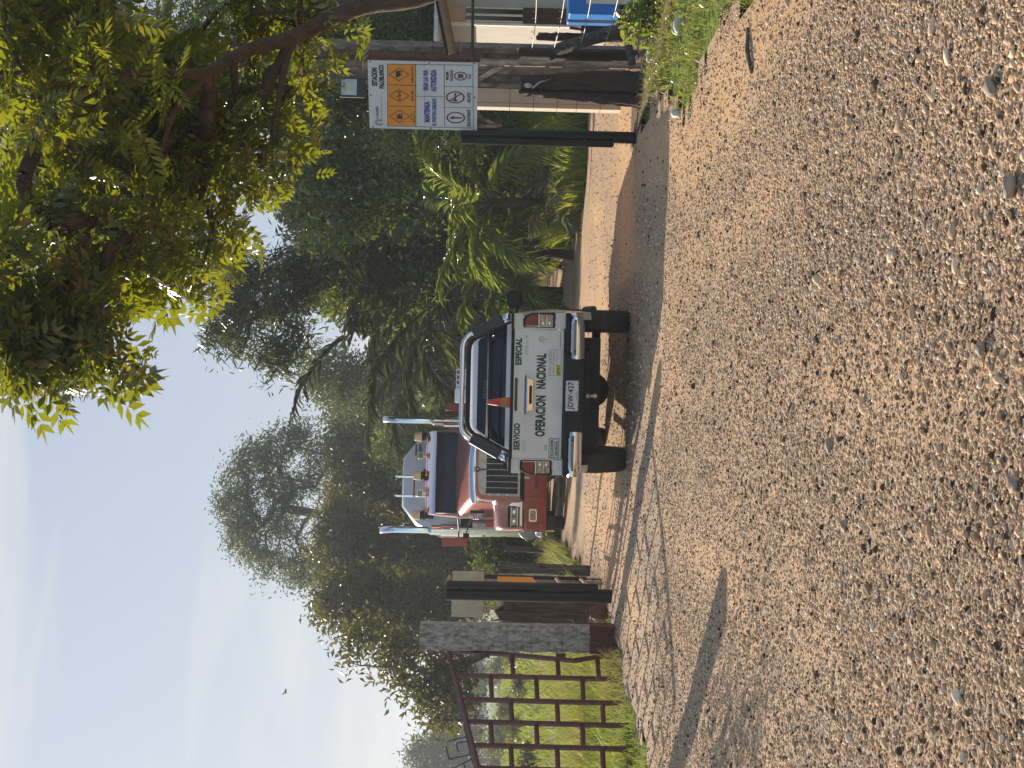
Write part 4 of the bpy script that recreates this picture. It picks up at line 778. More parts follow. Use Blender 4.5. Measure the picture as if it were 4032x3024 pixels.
ring(1572, 1133, 148, 92, 16, 4); ring(1572, 807, 148, 95, 16, 4); ring(1661, 472, 106, 68, 13, 4)
poly([(1470, 1135), (1540, 1108), (1540, 1126), (1670, 1126), (1670, 1146), (1540, 1146), (1540, 1160)], 1)
poly([(1525, 868), (1610, 868), (1578, 830), (1578, 770), (1590, 765), (1590, 742), (1560, 742), (1560, 830)], 1); line(1480, 862, 1660, 752, .012, 4, -.0048)
stx('30', 1620, 1700, 505, 440, 1, .05); stx('MAXIMA', 1428, 1470, 530, 400, 1, .03); stx('VELOCIDAD', 1495, 1538, 555, 378, 1, .03); stx('Km/h', 1780, 1822, 515, 442, 1, .02)
stx('SIGA DE FRENTE', 1757, 1800, 1275, 1005, 1, .03); stx('NO PITE', 1762, 1812, 886, 732, 1, .03)
line(1085, 1330, 1090, 240, .003, 6, -.003); 
for p in ((232, 243), (1165, 270), (1878, 278), (238, 770), (1875, 810), (272, 1288), (1175, 1308), (1853, 1330)):
    a, b = S(*p); m_.lathe((a, -.006, b), (0, 1, 0), [(0, .008), (.006, .009)], 8, 1)
m_.build('panel', ['signw', 'ink', 'orange', 'inkblue', 'inkred', 'darkgrey', 'inkgrey', 'inkred'], sg)
m_ = MB(); m_.box(SW-.005, SW+.045, .015, .065, zb_-.02, zb_+SH+.02); m_.box(-.0, SW, .015, .045, zb_+.02, zb_+.05); m_.box(0, SW, .015, .045, zb_+SH-.05, zb_+SH-.02); m_.build('frame', 'rust', sg)
m_ = MB(); m_.tube([(SW-.01, .05, -.1), (SW-.01, .05, zb_+.1)], .038, 14); m_.build('leg', 'rustpost', sg, smooth=2)
m_ = MB(); m_.tube([(.03, .05, zb_+.05), (.03, .05, zb_-.24)], .018, 10); m_.build('bracket', 'rustpost', sg, smooth=2)
m_ = MB(); m_.tube([(.17, .05, zb_+.03), (.02, .06, zb_-.26)], .018, 8); m_.build('brace', 'rustpost', sg, smooth=2); m_ = MB(); m_.tube([(SW-.22, .05, zb_-.0), (SW-.05, .05, zb_-.26)], .026, 8); m_.build('brace', 'rustpost', sg, smooth=2)
# floodlight over the sign
x0, x1, y0, y1, z0, z1 = wbox(1337, 1438, 304, 383, 9.0, .05)
fl = empty('floodlight', ((x0+x1)/2, 9.0*K, z0), R(-4)); tag(fl, 'black square LED floodlight fixed above the safety sign', 'floodlight'); hw = (x1-x0)/2; hh = z1-z0
m_ = MB(); m_.prism(rrect(-hw, hw, 0, hh, .015), 0, .05); m_.box(-.03, .03, .05, .60, .05, .09); m_.build('housing', 'darkgrey', fl, bevel=.006)
m_ = MB(); m_.add([(-hw*.78, -.004, hh*.33), (hw*.80, -.004, hh*.33), (hw*.80, -.004, hh*.94), (-hw*.78, -.004, hh*.94), (-hw*.3, -.001, hh*.52), (hw*.42, -.001, hh*.52), (hw*.42, -.001, hh*.76), (-hw*.3, -.001, hh*.76)], [(0, 1, 5, 4), (1, 2, 6, 5), (2, 3, 7, 6), (3, 0, 4, 7)], 0); m_.add([(-hw*.3, -.0012, hh*.52), (hw*.42, -.0012, hh*.52), (hw*.42, -.0012, hh*.76), (-hw*.3, -.0012, hh*.76)], [(0, 1, 2, 3)], 1); m_.build('lens', ['ledglass', 'ledchip'], fl)
m_ = MB(); m_.tube([(0, .03, 0), (0, .04, -.05), (0, .10, -.08)], .012, 8); m_.build('bracket', 'darkgrey', fl)

# ================================================================ CONCRETE POLES, POSTS, BUILDING ON THE RIGHT
def hpole(x, y, w, z1, lab, rz=0):
    o = empty('concrete_pole', (x, y, 0), rz); tag(o, lab, 'pole', 'tall concrete poles behind the sign'); m_ = MB(); h = w/2; d = h*.95; k = w*.22; pr = [(-h, -d), (-h+k, -d), (-h+k*1.3, -d*.35), (h-k*1.3, -d*.35), (h-k, -d), (h, -d), (h, d), (-h, d)]
    m_.grid([[(a, b, z) for a, b in pr] for z in np.linspace(-.1, z1, 14)], 0, True); m_.add([(a, b, z1) for a, b in pr], [tuple(range(8))]); m_.build('shaft', 'conc2', o)
    m_ = MB()
    for z in (1.9, 2.05, 2.2, 2.35): m_.tube([(a*(h+.002), b*(d+.002), z) for a, b in ((-1, -1), (1, -1), (1, 1), (-1, 1), (-1, -1))], .004, 4)
    m_.build('wire_band', 'rust', o)
pa = at(2400, 233, 9.9); pb = at(2400, 315, 9.7)
hpole(pa.x, 9.9*K, .26, 4.4, 'tall pale concrete pole, right-hand one of the pair behind the safety sign', R(-28)); hpole(pb.x, 9.75*K, .20, 4.2, 'tall dark concrete pole, left-hand one of the pair behind the safety sign', R(-12))
x0, x1, y0, y1, z0, z1 = wbox(1760, 2440, 352, 425, 10.3, .3)
po = empty('cream_pillar', ((x0+x1)/2, y0+.12, 0)); tag(po, 'cream painted pillar with tile joints below the safety sign', 'pillar'); m_ = MB(); hw = (x1-x0)/2
m_.box(-hw, hw, -.12, .12, -.03, z1); m_.build('shaft', 'cream', po, bevel=.008)
m_ = MB()
for z in (.25, .55, .8, 1.1, 1.4): m_.box(-hw-.002, hw+.002, -.122, .122, z, z+.006)
m_.box(hw*-.55, hw*-.52, -.123, -.1215, .2, z1-.02); m_.build('tile_joints', 'darkgrey', po)
# dark split timber post in front of the pillar
x0, x1, _, _, _, z1 = wbox(2050, 2525, 292, 425, 8.72)
tp = empty('timber_gatepost', ((x0+x1)/2, 8.72*K, 0)); tag(tp, 'dark brown split timber post, broad at its foot, below the safety sign', 'post')
xc = tp.location.x; wl = at(2520, 425, 8.72).x-xc; wr = at(2520, 280, 8.72).x-xc; tl_ = at(2055, 366, 8.72).x-xc; tr_ = at(2055, 300, 8.72).x-xc; wm = at(2520, 368, 8.72).x-xc; tm = at(2055, 352, 8.72).x-xc
def plank(pts_lo, pts_hi, yd, seed, name, z0=-.05, z1_=None, par=tp):
    r_ = np.random.default_rng(seed); rows = []; k = 18
    for i in range(k+1):
        t = i/k; a = pts_lo[0]+(pts_hi[0]-pts_lo[0])*t**.8; b = pts_lo[1]+(pts_hi[1]-pts_lo[1])*t**1.3; z = z0+(z1_-z0)*t; j = lambda: .006*r_.standard_normal()
        rows.append([(a+j(), yd-.05+j(), z), ((a*2+b)/3, yd-.075+j(), z), ((a+2*b)/3, yd-.07+j(), z), (b+j(), yd-.045+j(), z), (b+j(), yd+.08+j(), z), (a+j(), yd+.08+j(), z)])
    m_ = MB(); m_.grid(rows, 0, True); m_.add(rows[-1], [tuple(range(6))]); return m_.build(name, 'oldwood', par, smooth=2)
plank((wm+.005, wr), (tm, tr_), 0, 11, 'timber_slab', z1_=z1); plank((wl, wm-.005), (tl_, tm-.004), .03, 12, 'timber_slab', z1_=z1+.02)
m_ = MB(); m_.ball((tr_*.2+tm*.8, -.085, z1-.08), (.028, .012, .05)); m_.tube([(tm, -.09, z1-.12), (tm+.06, -.1, z1-.2), (tm+.1, -.09, z1-.34)], .012, 6); m_.build('latch', 'steel', tp, smooth=True)
stumpat(2045, 2515, 190, 240, 9.05, 'oldwood', 'wooden_post', 'dark round wooden post right of the safety sign leg', 'post', 21, .85, .075, .08)
stumpat(2120, 2480, 130, 165, 10.2, 'oldwood', 'wooden_post', 'dark slim wooden post farther back behind the leaning log', 'post', 22, .85, .05, .08)
# leaning grey log
a_ = at(2190, 195, 9.0); b2 = at(2485, 105, 8.7); lgv = empty('leaning_log', (b2.x, b2.y, 0)); tag(lgv, 'grey log leaning against the dark posts beside the building', 'log'); o_ = lgv.location.copy(); d_ = (b2-a_).normalized()
m_ = MB(); P_ = [a_-o_+(b2-a_)*t+Vector((0, .01*math.sin(9*t), 0)) for t in np.linspace(0, 1.08, 10)]; m_.tube(P_, [.062, .070, .066, .068, .07, .075, .076, .078, .076, .07], 12); m_.build('log_body', 'greywood', lgv, smooth=2)
m_ = MB(); m_.tube([at(2475, 185, 8.55)-o_, at(2490, 250, 8.5)-o_], .042, 14); m_.build('cut_end', 'greywood', lgv, smooth=2)
# barbed wires
wr_ = empty('barbed_wire_fence', D(4.6, 8.0)); tag(wr_, 'four strands of barbed wire stretched from the dark post to a white post', 'wire fence'); o_ = wr_.location.copy()
for (ax, ay, bx_, by_) in ((2095, 190, 2112, -90), (2182, 190, 2232, -90), (2282, 190, 2338, -90), (2376, 190, 2450, -90)):
    a_ = at(ax, ay, 9.0); b2 = at(bx_, by_, 7.4); m_ = MB(); P_ = [a_.lerp(b2, t)-o_-Vector((0, 0, .02*math.sin(PI*t))) for t in np.linspace(0, 1, 8)]; m_.tube(P_, .0045, 5)
    for k in range(9):
        q = a_.lerp(b2, .06+.1*k)-o_; m_.tube([q+Vector((0, -.02, .015)), q+Vector((0, .02, -.015))], .002, 4); m_.tube([q+Vector((.012, -.0, .02)), q+Vector((0, .0, -.02))], .002, 4)
    m_.build('strand', 'wire', wr_)
p = at(2400, 4, 8.2); m_ = MB(); m_.tube([(0, 0, 0), (0, 0, at(2310, 4, 8.2).z)], .03, 12); m_.build('end_post', 'whitelit', wr_, smooth=2, loc=(p.x-o_.x, .2*K, 0))
# building
bl = empty('site_hut', (0, 0, 0)); tag(bl, 'small beige hut at the right edge with slotted windows and dark red boards below', 'building')
Yd = 11.2; Yb = Yd*K; xc = at(2000, 92, Yd).x; xr = xc+2.6; zt = at(1748, 60, Yd).z
m_ = MB(); m_.box(xc, xr, Yb, Yb+3, 0, zt+.05); m_.build('wall', 'wallg', bl)
x0, x1, y0, y1, z0, z1 = wbox(1750, 1832, 30, 92, Yd, .01); m_ = MB(); m_.box(xc+.005, x1, Yb-.012, Yb-.002, z0, z1); m_.build('plaster_panel', 'peach', bl)
for sa_, sb_ in ((35, 56), (64, 82)):
    x0, x1, y0, y1, z0, z1 = wbox(1835, 2058, sa_, sb_, (Yb-.03)/K, .02); m_ = MB(); m_.box(x0, x1, y0, y0+.02, z0, z1); wn = m_.build('window', 'glass', bl)
    m_ = MB(); m_.box(x0-.015, x0, y0-.012, y0+.02, z0, z1); m_.box(x1, x1+.015, y0-.012, y0+.02, z0, z1); m_.build('window_frame', 'whitelit', wn)
x0, x1, y0, y1, z0, z1 = wbox(2060, 2440, 40, 96, (Yb-.05)/K, .04); m_ = MB(); m_.box(x0, x1+.02, y0, y0+.04, -.02, z1); m_.build('red_brown_boards', 'redwood', bl, bevel=.004)
m_ = MB(); m_.box(xc-.035, xc, Yb-.02, Yb+.05, 0, zt); m_.build('sunlit_corner_strip', 'whitelit', bl)  # white strip paints in the sunlit edge of the hut corner
m_ = MB(); m_.box(xc-.55, xr+.3, Yb-.8, Yb+3.3, zt+.05, zt+.10); m_.box(xc-.56, xc-.53, Yb-.82, Yb+3.3, zt-.02, zt+.11); m_.build('roof', 'steel', bl)
a_ = at(1728, -60, 9.6); b2 = at(1782, 212, 9.75); tb = empty('timber_beam', b2); m_ = MB(); m_.tube([a_-b2, (a_-b2)*.5, Vector((0, 0, 0))], .052, 12); m_.build('beam_pole', 'timber', tb, smooth=2); tag(tb, 'round brown timber beam running from the hut roof to the concrete poles', 'beam')
m_ = MB(); m_.tube([Vector((.0, 0, .062)), (a_-b2)+Vector((0, 0, .062))], .02, 8); m_.build('cable', 'trim', tb)
a_ = at(1862, -60, 9.3); b2 = at(1860, 228, 9.6); m_ = MB(); m_.tube([a_-b2, Vector((0, 0, 0))], .017, 8); tag(m_.build('green_cable', mat('green_hose', (.015, .045, .03), .5), None, smooth=True, loc=b2), 'dark green cable stretched level from the concrete pole to the hut', 'cable')
# blue barrel, bag, bottles
p = at(2340, -10, 9.9); hwB = p.x-at(2340, 57, 9.9).x; bb = empty('blue_tank', (p.x+.16, 9.9*K, 0)); tag(bb, 'bright blue plastic tank at the right edge behind the barbed wire', 'tank'); zt = at(2240, 30, 9.9).z; z0 = at(2440, 30, 9.9).z
m_ = MB(); m_.box(-.16-hwB, .45, -.0, .6, z0, zt); m_.build('tank_body', 'blue', bb, bevel=.02); m_ = MB(); m_.box(-.1-hwB, .4, .05, .55, -.02, z0-.002); m_.build('stand', 'oldwood', bb)
p = at(2345, 118, 10.6); m_ = MB(); m_.ball((0, 0, 0), (.13, .11, .20)); m_.tube([(0, 0, .16), (.02, 0, .34)], .02, 6); m_.tube([(0, 0, -.18), (0, 0, -p.z)], .03, 8); tag(m_.build('black_bag', 'darkcloth', None, smooth=2, loc=p), 'black bag hanging behind the leaning log by the hut', 'bag')
for i, (sx, sy, r, lab) in enumerate([(2690, 88, .055, 'crumpled white plastic bottle in the grass at the right edge'), (2672, 118, .04, 'curled white scrap beside the crumpled bottle in the right grass'), (2675, 445, .05, 'white curved shell-like scrap on the bare soil left of the right grass'), (2520, 232, .035, 'small white stone at the foot of the safety sign leg'), (2575, 215, .05, 'pale stone lying in the soil in front of the leaning log'), (2255, 792, .11, 'white sack lying in the far verge right of the pickup')]):
    p = gnd(sx, sy); v, f = ico(2); r_ = np.random.default_rng(60+i); v = v*(1+.16*r_.standard_normal((len(v), 1)))*np.array([1.5, .7, .6])*r; v[:, 2] += r*.35+.03
    v[:, 2] += -.6*v[:, 0]**2/r*(1 if i in (1, 2) else 0)
    o = npmesh('white_scrap', v, f, 'whitelit', smooth=True); o.location = (p.x, p.y, 0); o.rotation_euler = (0, 0, i*.8-.4); tag(o, lab, 'scrap', 'pale bits lying on the ground')
# fallen stick on the gravel
a_ = gnd(2960, 285, .02); b2 = gnd(2945, 110, .02); m_ = MB(); m_.tube([Vector((0, 0, 0)), (b2-a_)*.5+Vector((0, .02, .012)), b2-a_], [.012, .016, .010], 7); tag(m_.build('stick', 'barkg', None, smooth=2, loc=a_), 'pale stick lying along the edge of the sandy strip', 'stick')

# ================================================================ TREES
MT['lf_dark'] = leafmat('foliage_dark', [(.018, .030, .008), (.035, .055, .012), (.055, .075, .016), (.030, .045, .012), (.075, .085, .02)], (.22, .27, .03), .35, .32, .6)
MT['lf_left'] = leafmat('foliage_left', [(.022, .034, .010), (.045, .055, .014), (.03, .045, .010), (.075, .070, .018), (.11, .075, .02)], (.30, .28, .03), .35, .35, .55)
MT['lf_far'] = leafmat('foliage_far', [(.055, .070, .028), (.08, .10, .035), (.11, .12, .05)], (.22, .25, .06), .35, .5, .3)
MT['lf_euc'] = leafmat('foliage_narrow', [(.020, .032, .012), (.035, .050, .016), (.055, .065, .02)], (.16, .20, .04), .3, .4, .4)
MT['lf_shiny'] = leafmat('foliage_shiny', [(.040, .060, .014), (.07, .10, .020), (.12, .15, .03), (.055, .075, .018), (.17, .18, .05)], (.34, .42, .03), .36, .13, 1.0)
MT['lf_near'] = leafmat('foliage_near', [(.014, .024, .005), (.035, .05, .007), (.09, .11, .012), (.02, .034, .006), (.17, .17, .015), (.035, .05, .008), (.07, .09, .010), (.27, .13, .015)], (.46, .50, .015), .42, .28, .6)
MT['lf_shade'] = leafmat('foliage_shade', [(.018, .030, .008), (.04, .06, .010), (.08, .10, .014), (.03, .045, .008)], (.34, .42, .02), .42, .3, .6)
MT['lf_palm'] = leafmat('palm_leaf', [(.035, .045, .018), (.06, .075, .028), (.10, .115, .045), (.17, .175, .09), (.05, .065, .02)], (.26, .30, .05), .30, .16, 1.0)
MT['lf_palmb'] = leafmat('palm_leaf_bright', [(.08, .11, .02), (.13, .17, .03), (.20, .23, .05)], (.50, .60, .06), .45, .22, .8)
MT['lf_palms'] = leafmat('palm_leaf_silver', [(.16, .18, .13), (.26, .28, .22), (.10, .12, .07)], (.4, .45, .25), .3, .2, .8)
MT['lf_bush'] = leafmat('foliage_bush', [(.06, .10, .016), (.10, .15, .025), (.15, .18, .03)], (.45, .52, .06), .45, .25, .7)

def leaf_t(L_=1.0, W_=.36, fold=.12):     # one folded blade lying along +x
    v = np.array([(0, 0, 0), (.45*L_, W_*.5*L_, fold*L_), (L_, 0, -.08*L_), (.45*L_, -W_*.5*L_, fold*L_)]); return v, np.array([(0, 1, 2), (0, 2, 3)])
def pinnate(pairs=6, L_=1.0, ll=.38, lw=.32, droop=.25):
    V_ = []; F_ = []
    for i in range(pairs):
        t = .12+.8*i/(pairs-1); b0 = np.array([t*L_, 0, -droop*t*t*L_]); s_ = ll*(1-.25*abs(2*t-1))*L_
        for sgn in (-1, 1):
            a = sgn*R(62-22*t); d = np.array([math.cos(a), math.sin(a), -.25]); d /= np.linalg.norm(d); sd_ = np.array([-math.sin(a), math.cos(a), 0]); o = len(V_)
            V_ += [b0, b0+d*s_*.45+sd_*lw*s_*.5+[0, 0, .02*L_], b0+d*s_, b0+d*s_*.45-sd_*lw*s_*.5+[0, 0, .02*L_]]; F_ += [(o, o+1, o+2), (o, o+2, o+3)]
    o = len(V_); b0 = np.array([.92*L_, 0, -droop*.85*L_]); V_ += [b0, b0+[.16*L_, .06*L_, 0], b0+[ll*L_, 0, -.08*L_], b0+[.16*L_, -.06*L_, 0]]; F_ += [(o, o+1, o+2), (o, o+2, o+3)]
    return np.array(V_), np.array(F_)
def randrot(n, up=0.5, r_=rng):           # rotations whose +z leans upward and +x is free
    z = r_.standard_normal((n, 3))*(1-up)+np.array([0, 0, up*1.4]); z /= np.linalg.norm(z, axis=1, keepdims=True)
    x = r_.standard_normal((n, 3)); x -= (x*z).sum(1, keepdims=True)*z; x /= np.linalg.norm(x, axis=1, keepdims=True); y = np.cross(z, x); return np.stack([x, y, z], -1)
def instance(tv, tf, pos, rot, scale):
    P = np.einsum('nij,kj->nki', rot, tv)*scale[:, None, None]+pos[:, None, :]; F_ = (tf[None]+(np.arange(len(pos))*len(tv))[:, None, None]).reshape(-1, 3); return P.reshape(-1, 3), F_
def ell(sx0, sx1, sy0, sy1, Y, ry):
    c = at((sx0+sx1)/2, (sy0+sy1)/2, Y); return (np.array(c), np.array([(sy1-sy0)/2/FPX*Y*K, ry, (sx1-sx0)/2/FPX*Y*K]))
def in_ells(es, n, shell=0.0, r_=rng):
    vol = np.array([np.prod(e[1])**.8 for e in es]); k = r_.choice(len(es), n, p=vol/vol.sum()); d = r_.standard_normal((n, 3)); d /= np.linalg.norm(d, axis=1, keepdims=True)
    rad = r_.random(n)**(1/3); rad = rad*(1-shell)+shell*(.75+.25*r_.random(n)); C_ = np.array([es[i][0] for i in k]); Rr = np.array([es[i][1] for i in k]); return C_+d*rad[:, None]*Rr
def skeleton(trunk, targets, rt, tip=.006, r_=rng, power=.5):
    nodes = [np.array(p, float) for p in trunk]; par = [-1]+list(range(len(trunk)-1)); tn = len(nodes); nodes_arr = list(nodes)
    order = np.argsort([min(np.linalg.norm(t-p) for p in nodes) for t in targets])
    for i in order:
        T = targets[i]; A_ = np.array(nodes_arr); start = max(0, tn//3); d = np.linalg.norm(A_-T, axis=1)+.35*np.maximum(0, A_[:, 2]-T[2]+.1); d[:start] += 99; j = int(np.argmin(d)); p0 = nodes_arr[j]
        ln = np.linalg.norm(T-p0); prev = j; ns = 1 if ln < .4 else 3
        for s_ in range(1, ns+1):
            q = p0+(T-p0)*s_/ns+(r_.standard_normal(3)*ln*.07 if s_ < ns else 0); nodes_arr.append(q); par.append(prev); prev = len(nodes_arr)-1
    n = len(nodes_arr); cnt = np.zeros(n)
    ch = np.ones(n, bool)
    for p in par:
        if p >= 0: ch[p] = False
    cnt[ch] = 1
    for i in range(n-1, 0, -1): cnt[par[i]] += cnt[i]
    rad = tip*cnt**power; rad = np.minimum(rad*rt/max(rad[0], 1e-6) if rad[0] > 0 else rad, rt); rad = np.maximum(rad, tip)
    return np.array(nodes_arr), par, rad
def limbs(nodes, par, rad, k=6):
    P0 = []; P1 = []; r0 = []; r1 = []
    for i, p in enumerate(par):
        if p >= 0: P0.append(nodes[p]); P1.append(nodes[i]); r0.append(min(rad[p], rad[i]*1.35)); r1.append(rad[i])
    P0 = np.array(P0); P1 = np.array(P1); r0 = np.array(r0); r1 = np.array(r1); d = P1-P0; d /= np.linalg.norm(d, axis=1, keepdims=True)+1e-9
    a = np.cross(d, np.where(np.abs(d[:, 2:3]) < .9, np.array([[0, 0, 1.]]), np.array([[1., 0, 0]]))); a /= np.linalg.norm(a, axis=1, keepdims=True); b = np.cross(d, a)
    th = np.arange(k)*2*PI/k; ringv = a[:, None]*np.cos(th)[None, :, None]+b[:, None]*np.sin(th)[None, :, None]
    V_ = np.concatenate([P0[:, None]-d[:, None]*r0[:, None, None]*.4+ringv*r0[:, None, None], P1[:, None]+ringv*r1[:, None, None]], 1); n = len(P0); o = np.arange(n)[:, None]*2*k; j = np.arange(k)
    F_ = np.stack([o+j, o+(j+1) % k, o+k+(j+1) % k, o+k+j], -1).reshape(-1, 4); return V_.reshape(-1, 3), F_
def tree(name, label, trunk, es, nt_, per, spread, size, lm, bm='bark', rt=.12, tmpl=None, shell=.2, up=.4, group=None, cat='tree', tip=.006, k=6, seed=1, extra=None, down=0.0, power=.5, brown=0):
    r_ = np.random.default_rng(seed); root = empty(name, trunk[0]); tag(root, label, cat, group); T = in_ells(es, nt_, shell, r_)
    T = T[T[:, 2] > .05]
    if extra is not None: T = np.concatenate([T, extra])
    nd, par, rad = skeleton(trunk, T, rt, tip, r_, power); V_, F_ = limbs(nd, par, rad, k); o0 = np.array(trunk[0]); npmesh('trunk', V_-o0, F_, bm, root, smooth=True)
    n = len(T)*per; c = np.repeat(T, per, 0); off = r_.standard_normal((n, 3))*spread*np.array([1, 1, .75]); off[:, 2] -= down*spread
    pos = c+off; tv, tf = tmpl or leaf_t(); rot = randrot(n, up*.5, r_); sz = size*(.65+.7*r_.random(n))
    keep = pos[:, 2] > .03; V_, F_ = instance(tv, tf, pos[keep]-o0, rot[keep], sz[keep]); npmesh('crown', V_, F_, lm, root); return root
def base(sy, Y, sx=2000): p = at(sx, sy, Y); return Vector((p.x, Y*K, -.05))
def tr_path(b, pts): return [tuple(b)]+[tuple(p) for p in pts]

# ---- left side
b = base(2038, 40)
tree('tall_tree', 'tall rounded open-crowned tree rising above the bushes behind the red truck', tr_path(b, [at(1700, 2040, 40), at(1480, 2042, 40), at(1330, 2035, 40), at(1230, 2020, 40), at(1120, 2000, 40)]),
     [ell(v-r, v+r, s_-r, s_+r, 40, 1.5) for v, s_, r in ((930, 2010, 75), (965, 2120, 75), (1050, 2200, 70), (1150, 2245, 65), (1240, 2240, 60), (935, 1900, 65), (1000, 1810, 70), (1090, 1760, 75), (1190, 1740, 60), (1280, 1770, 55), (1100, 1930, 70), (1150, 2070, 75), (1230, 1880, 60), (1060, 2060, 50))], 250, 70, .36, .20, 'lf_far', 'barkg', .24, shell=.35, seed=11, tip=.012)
def bushy(name, lab, sy, Y, es, nt_, per, spr, size, lm, seed, group, rt=.09, **kw):
    b = base(sy, Y); c = np.mean([e[0] for e in es], 0); top = Vector(c); return tree(name, lab, [tuple(b), tuple(b.lerp(top, .35)+Vector((.1, 0, 0))), tuple(b.lerp(top, .7)), tuple(top)], es, nt_, per, spr, size, lm, rt=rt, seed=seed, group=group, **kw)
GL = 'dark leafy trees left of the truck'
bushy('broadleaf_tree', 'dense dark green tree directly behind the left exhaust stack of the red truck', 1960, 36, [ell(1290, 1560, 1770, 2080, 36, 2.4), ell(1380, 1750, 1740, 2060, 36, 2.4), ell(1300, 1500, 1680, 1860, 36, 1.7)], 210, 80, .40, .27, 'lf_left', 21, GL)
bushy('broadleaf_tree', 'dark tree left of the red truck, its crown reaching down to the grass', 2200, 33, [ell(1240, 1600, 2030, 2330, 33, 2.4), ell(1500, 1950, 2030, 2350, 33, 2.3), ell(1240, 1450, 1960, 2180, 33, 1.9)], 260, 80, .40, .26, 'lf_left', 22, GL)
bushy('broadleaf_tree', 'dark tree with loose lobed tips above the left black gate post', 2400, 28, [ell(1240, 1480, 2260, 2480, 28, 1.8), ell(1380, 1800, 2260, 2520, 28, 2.0), ell(1600, 1900, 2320, 2500, 28, 1.6)], 190, 64, .34, .24, 'lf_left', 23, GL)
bushy('lobed_leaf_tree', 'open thin-branched tree with few brownish leaves above the red gate', 2480, 21, [ell(1330, 1600, 2440, 2640, 21, 1.1), ell(1480, 1840, 2480, 2760, 21, 1.2), ell(1620, 1880, 2600, 2880, 21, 1.1), ell(1700, 1900, 2750, 2890, 21, .7)], 210, 17, .22, .21, 'lf_left', 24, GL, rt=.11, tip=.012)
bushy('undergrowth_bush', 'low leafy bush between the red truck and the left black gate', 2180, 18.5, [ell(1900, 2110, 2110, 2290, 18.5, .7), ell(1850, 2080, 2030, 2180, 18.5, .7)], 90, 90, .18, .11, 'lf_shiny', 25, 'bushes along the left verge', rt=.03)
bushy('undergrowth_bush', 'shaded bush behind the grey stump left of the gate', 2330, 15.5, [ell(1840, 2060, 2290, 2360, 15.5, .5)], 30, 70, .16, .09, 'lf_shiny', 26, 'bushes along the left verge', rt=.03)
GF = 'hazy trees far across the field'
for i, (s0, s1, y0, y1, Y, lab) in enumerate([(1610, 1880, 2900, 3100, 75, 'hazy grey tree at the left edge, tallest beyond the field'), (1720, 1890, 2760, 2930, 85, 'hazy grey tree beyond the field just right of the tallest one'), (1760, 1890, 2600, 2780, 95, 'hazy low tree beyond the field behind the middle of the red gate')]):
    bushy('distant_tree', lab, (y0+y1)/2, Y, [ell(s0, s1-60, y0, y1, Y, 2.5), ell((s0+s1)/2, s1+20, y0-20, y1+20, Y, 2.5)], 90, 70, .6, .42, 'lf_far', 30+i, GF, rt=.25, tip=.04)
# unseen shrub added on the left to throw broken shade on the gravel
tree('added_shade_shrub', 'loose leafy shrub added unseen past the left edge to shade the gravel', [(-4.4, 12.7, -.05), (-4.3, 12.7, .9), (-4.15, 12.6, 1.6)], [(np.array([-4.1, 12.5, 1.7]), np.array([.45, .8, .5])), (np.array([-4.0, 11.6, 1.2]), np.array([.3, .9, .35]))], 60, 16, .13, .08, 'lf_bush', rt=.03, seed=140, cat='shrub', tip=.005)
# far woods: one mass
def mass(name, x0, x1, y0, y1, h0, h1, n, size, lm, seed):
    r_ = np.random.default_rng(seed); x0, x1, y0, y1 = x0*KX, x1*KX, y0*K, y1*K; x = x0+(x1-x0)*r_.random(n); y = y0+(y1-y0)*r_.random(n); hh = (h0+(h1-h0)*(.5+.25*np.sin(x*.11+seed)+.25*np.sin(x*.31+1.3*seed)))*(.93+.14*r_.random(n)); z = hh*r_.random(n)**.6
    tv, tf = leaf_t(1, .8, .2); V_, F_ = instance(tv, tf, np.stack([x, y, z], -1), randrot(n, .3, r_), size*(.5+r_.random(n))); o = npmesh(name, V_, F_, lm); tag(o, kind='stuff'); return o
MT['lf_woods'] = leafmat('foliage_woods', [(.022, .034, .014), (.035, .05, .018), (.05, .065, .025)], (.12, .15, .04), .2, .6, .2)
mass('far_woods', -330, 60, 350, 410, 5.5, 11.5, 60000, 2.6, 'lf_woods', 3)
mass('backing_thicket', 8, 45, 27, 34, 5.5, 10, 42000, .42, 'lf_dark', 7)
mass('backing_thicket', -1, 9, 27, 34, 3.0, 5.2, 16000, .38, 'lf_dark', 9)
mass('backing_thicket', -10.5, -4.5, 36, 42, 2.6, 4.6, 16000, .34, 'lf_left', 8)
# bushes dotted in the field
for i, (sx, sy, Y, w_, h_) in enumerate([(1935, 2640, 55, 2.2, 1.3), (1960, 2790, 40, 1.4, .9), (1950, 2915, 48, 2.6, 1.2), (1985, 2570, 34, 1.2, .8), (1942, 2990, 60, 2.8, 1.4), (2010, 2700, 28, .9, .6), (1990, 2880, 31, 1.1, .7), (2030, 2985, 22, .8, .6)]):
    p = at(sx, sy, Y); nm = ['rounded', 'spreading', 'ragged', 'small', 'wide', 'low', 'dense', 'leafy'][i]
    tree('field_bush', nm+' green bush standing in the pasture seen through the red gate', [(p.x, Y*K, -.05), (p.x, Y*K, h_*.5)], [(np.array([p.x, Y*K, h_*.55]), np.array([w_/2, w_/2, h_*.5]))], 26, 45, w_*.10, w_*.07+.03, 'lf_left', rt=.04, seed=50+i, group='bushes in the pasture', cat='bush')

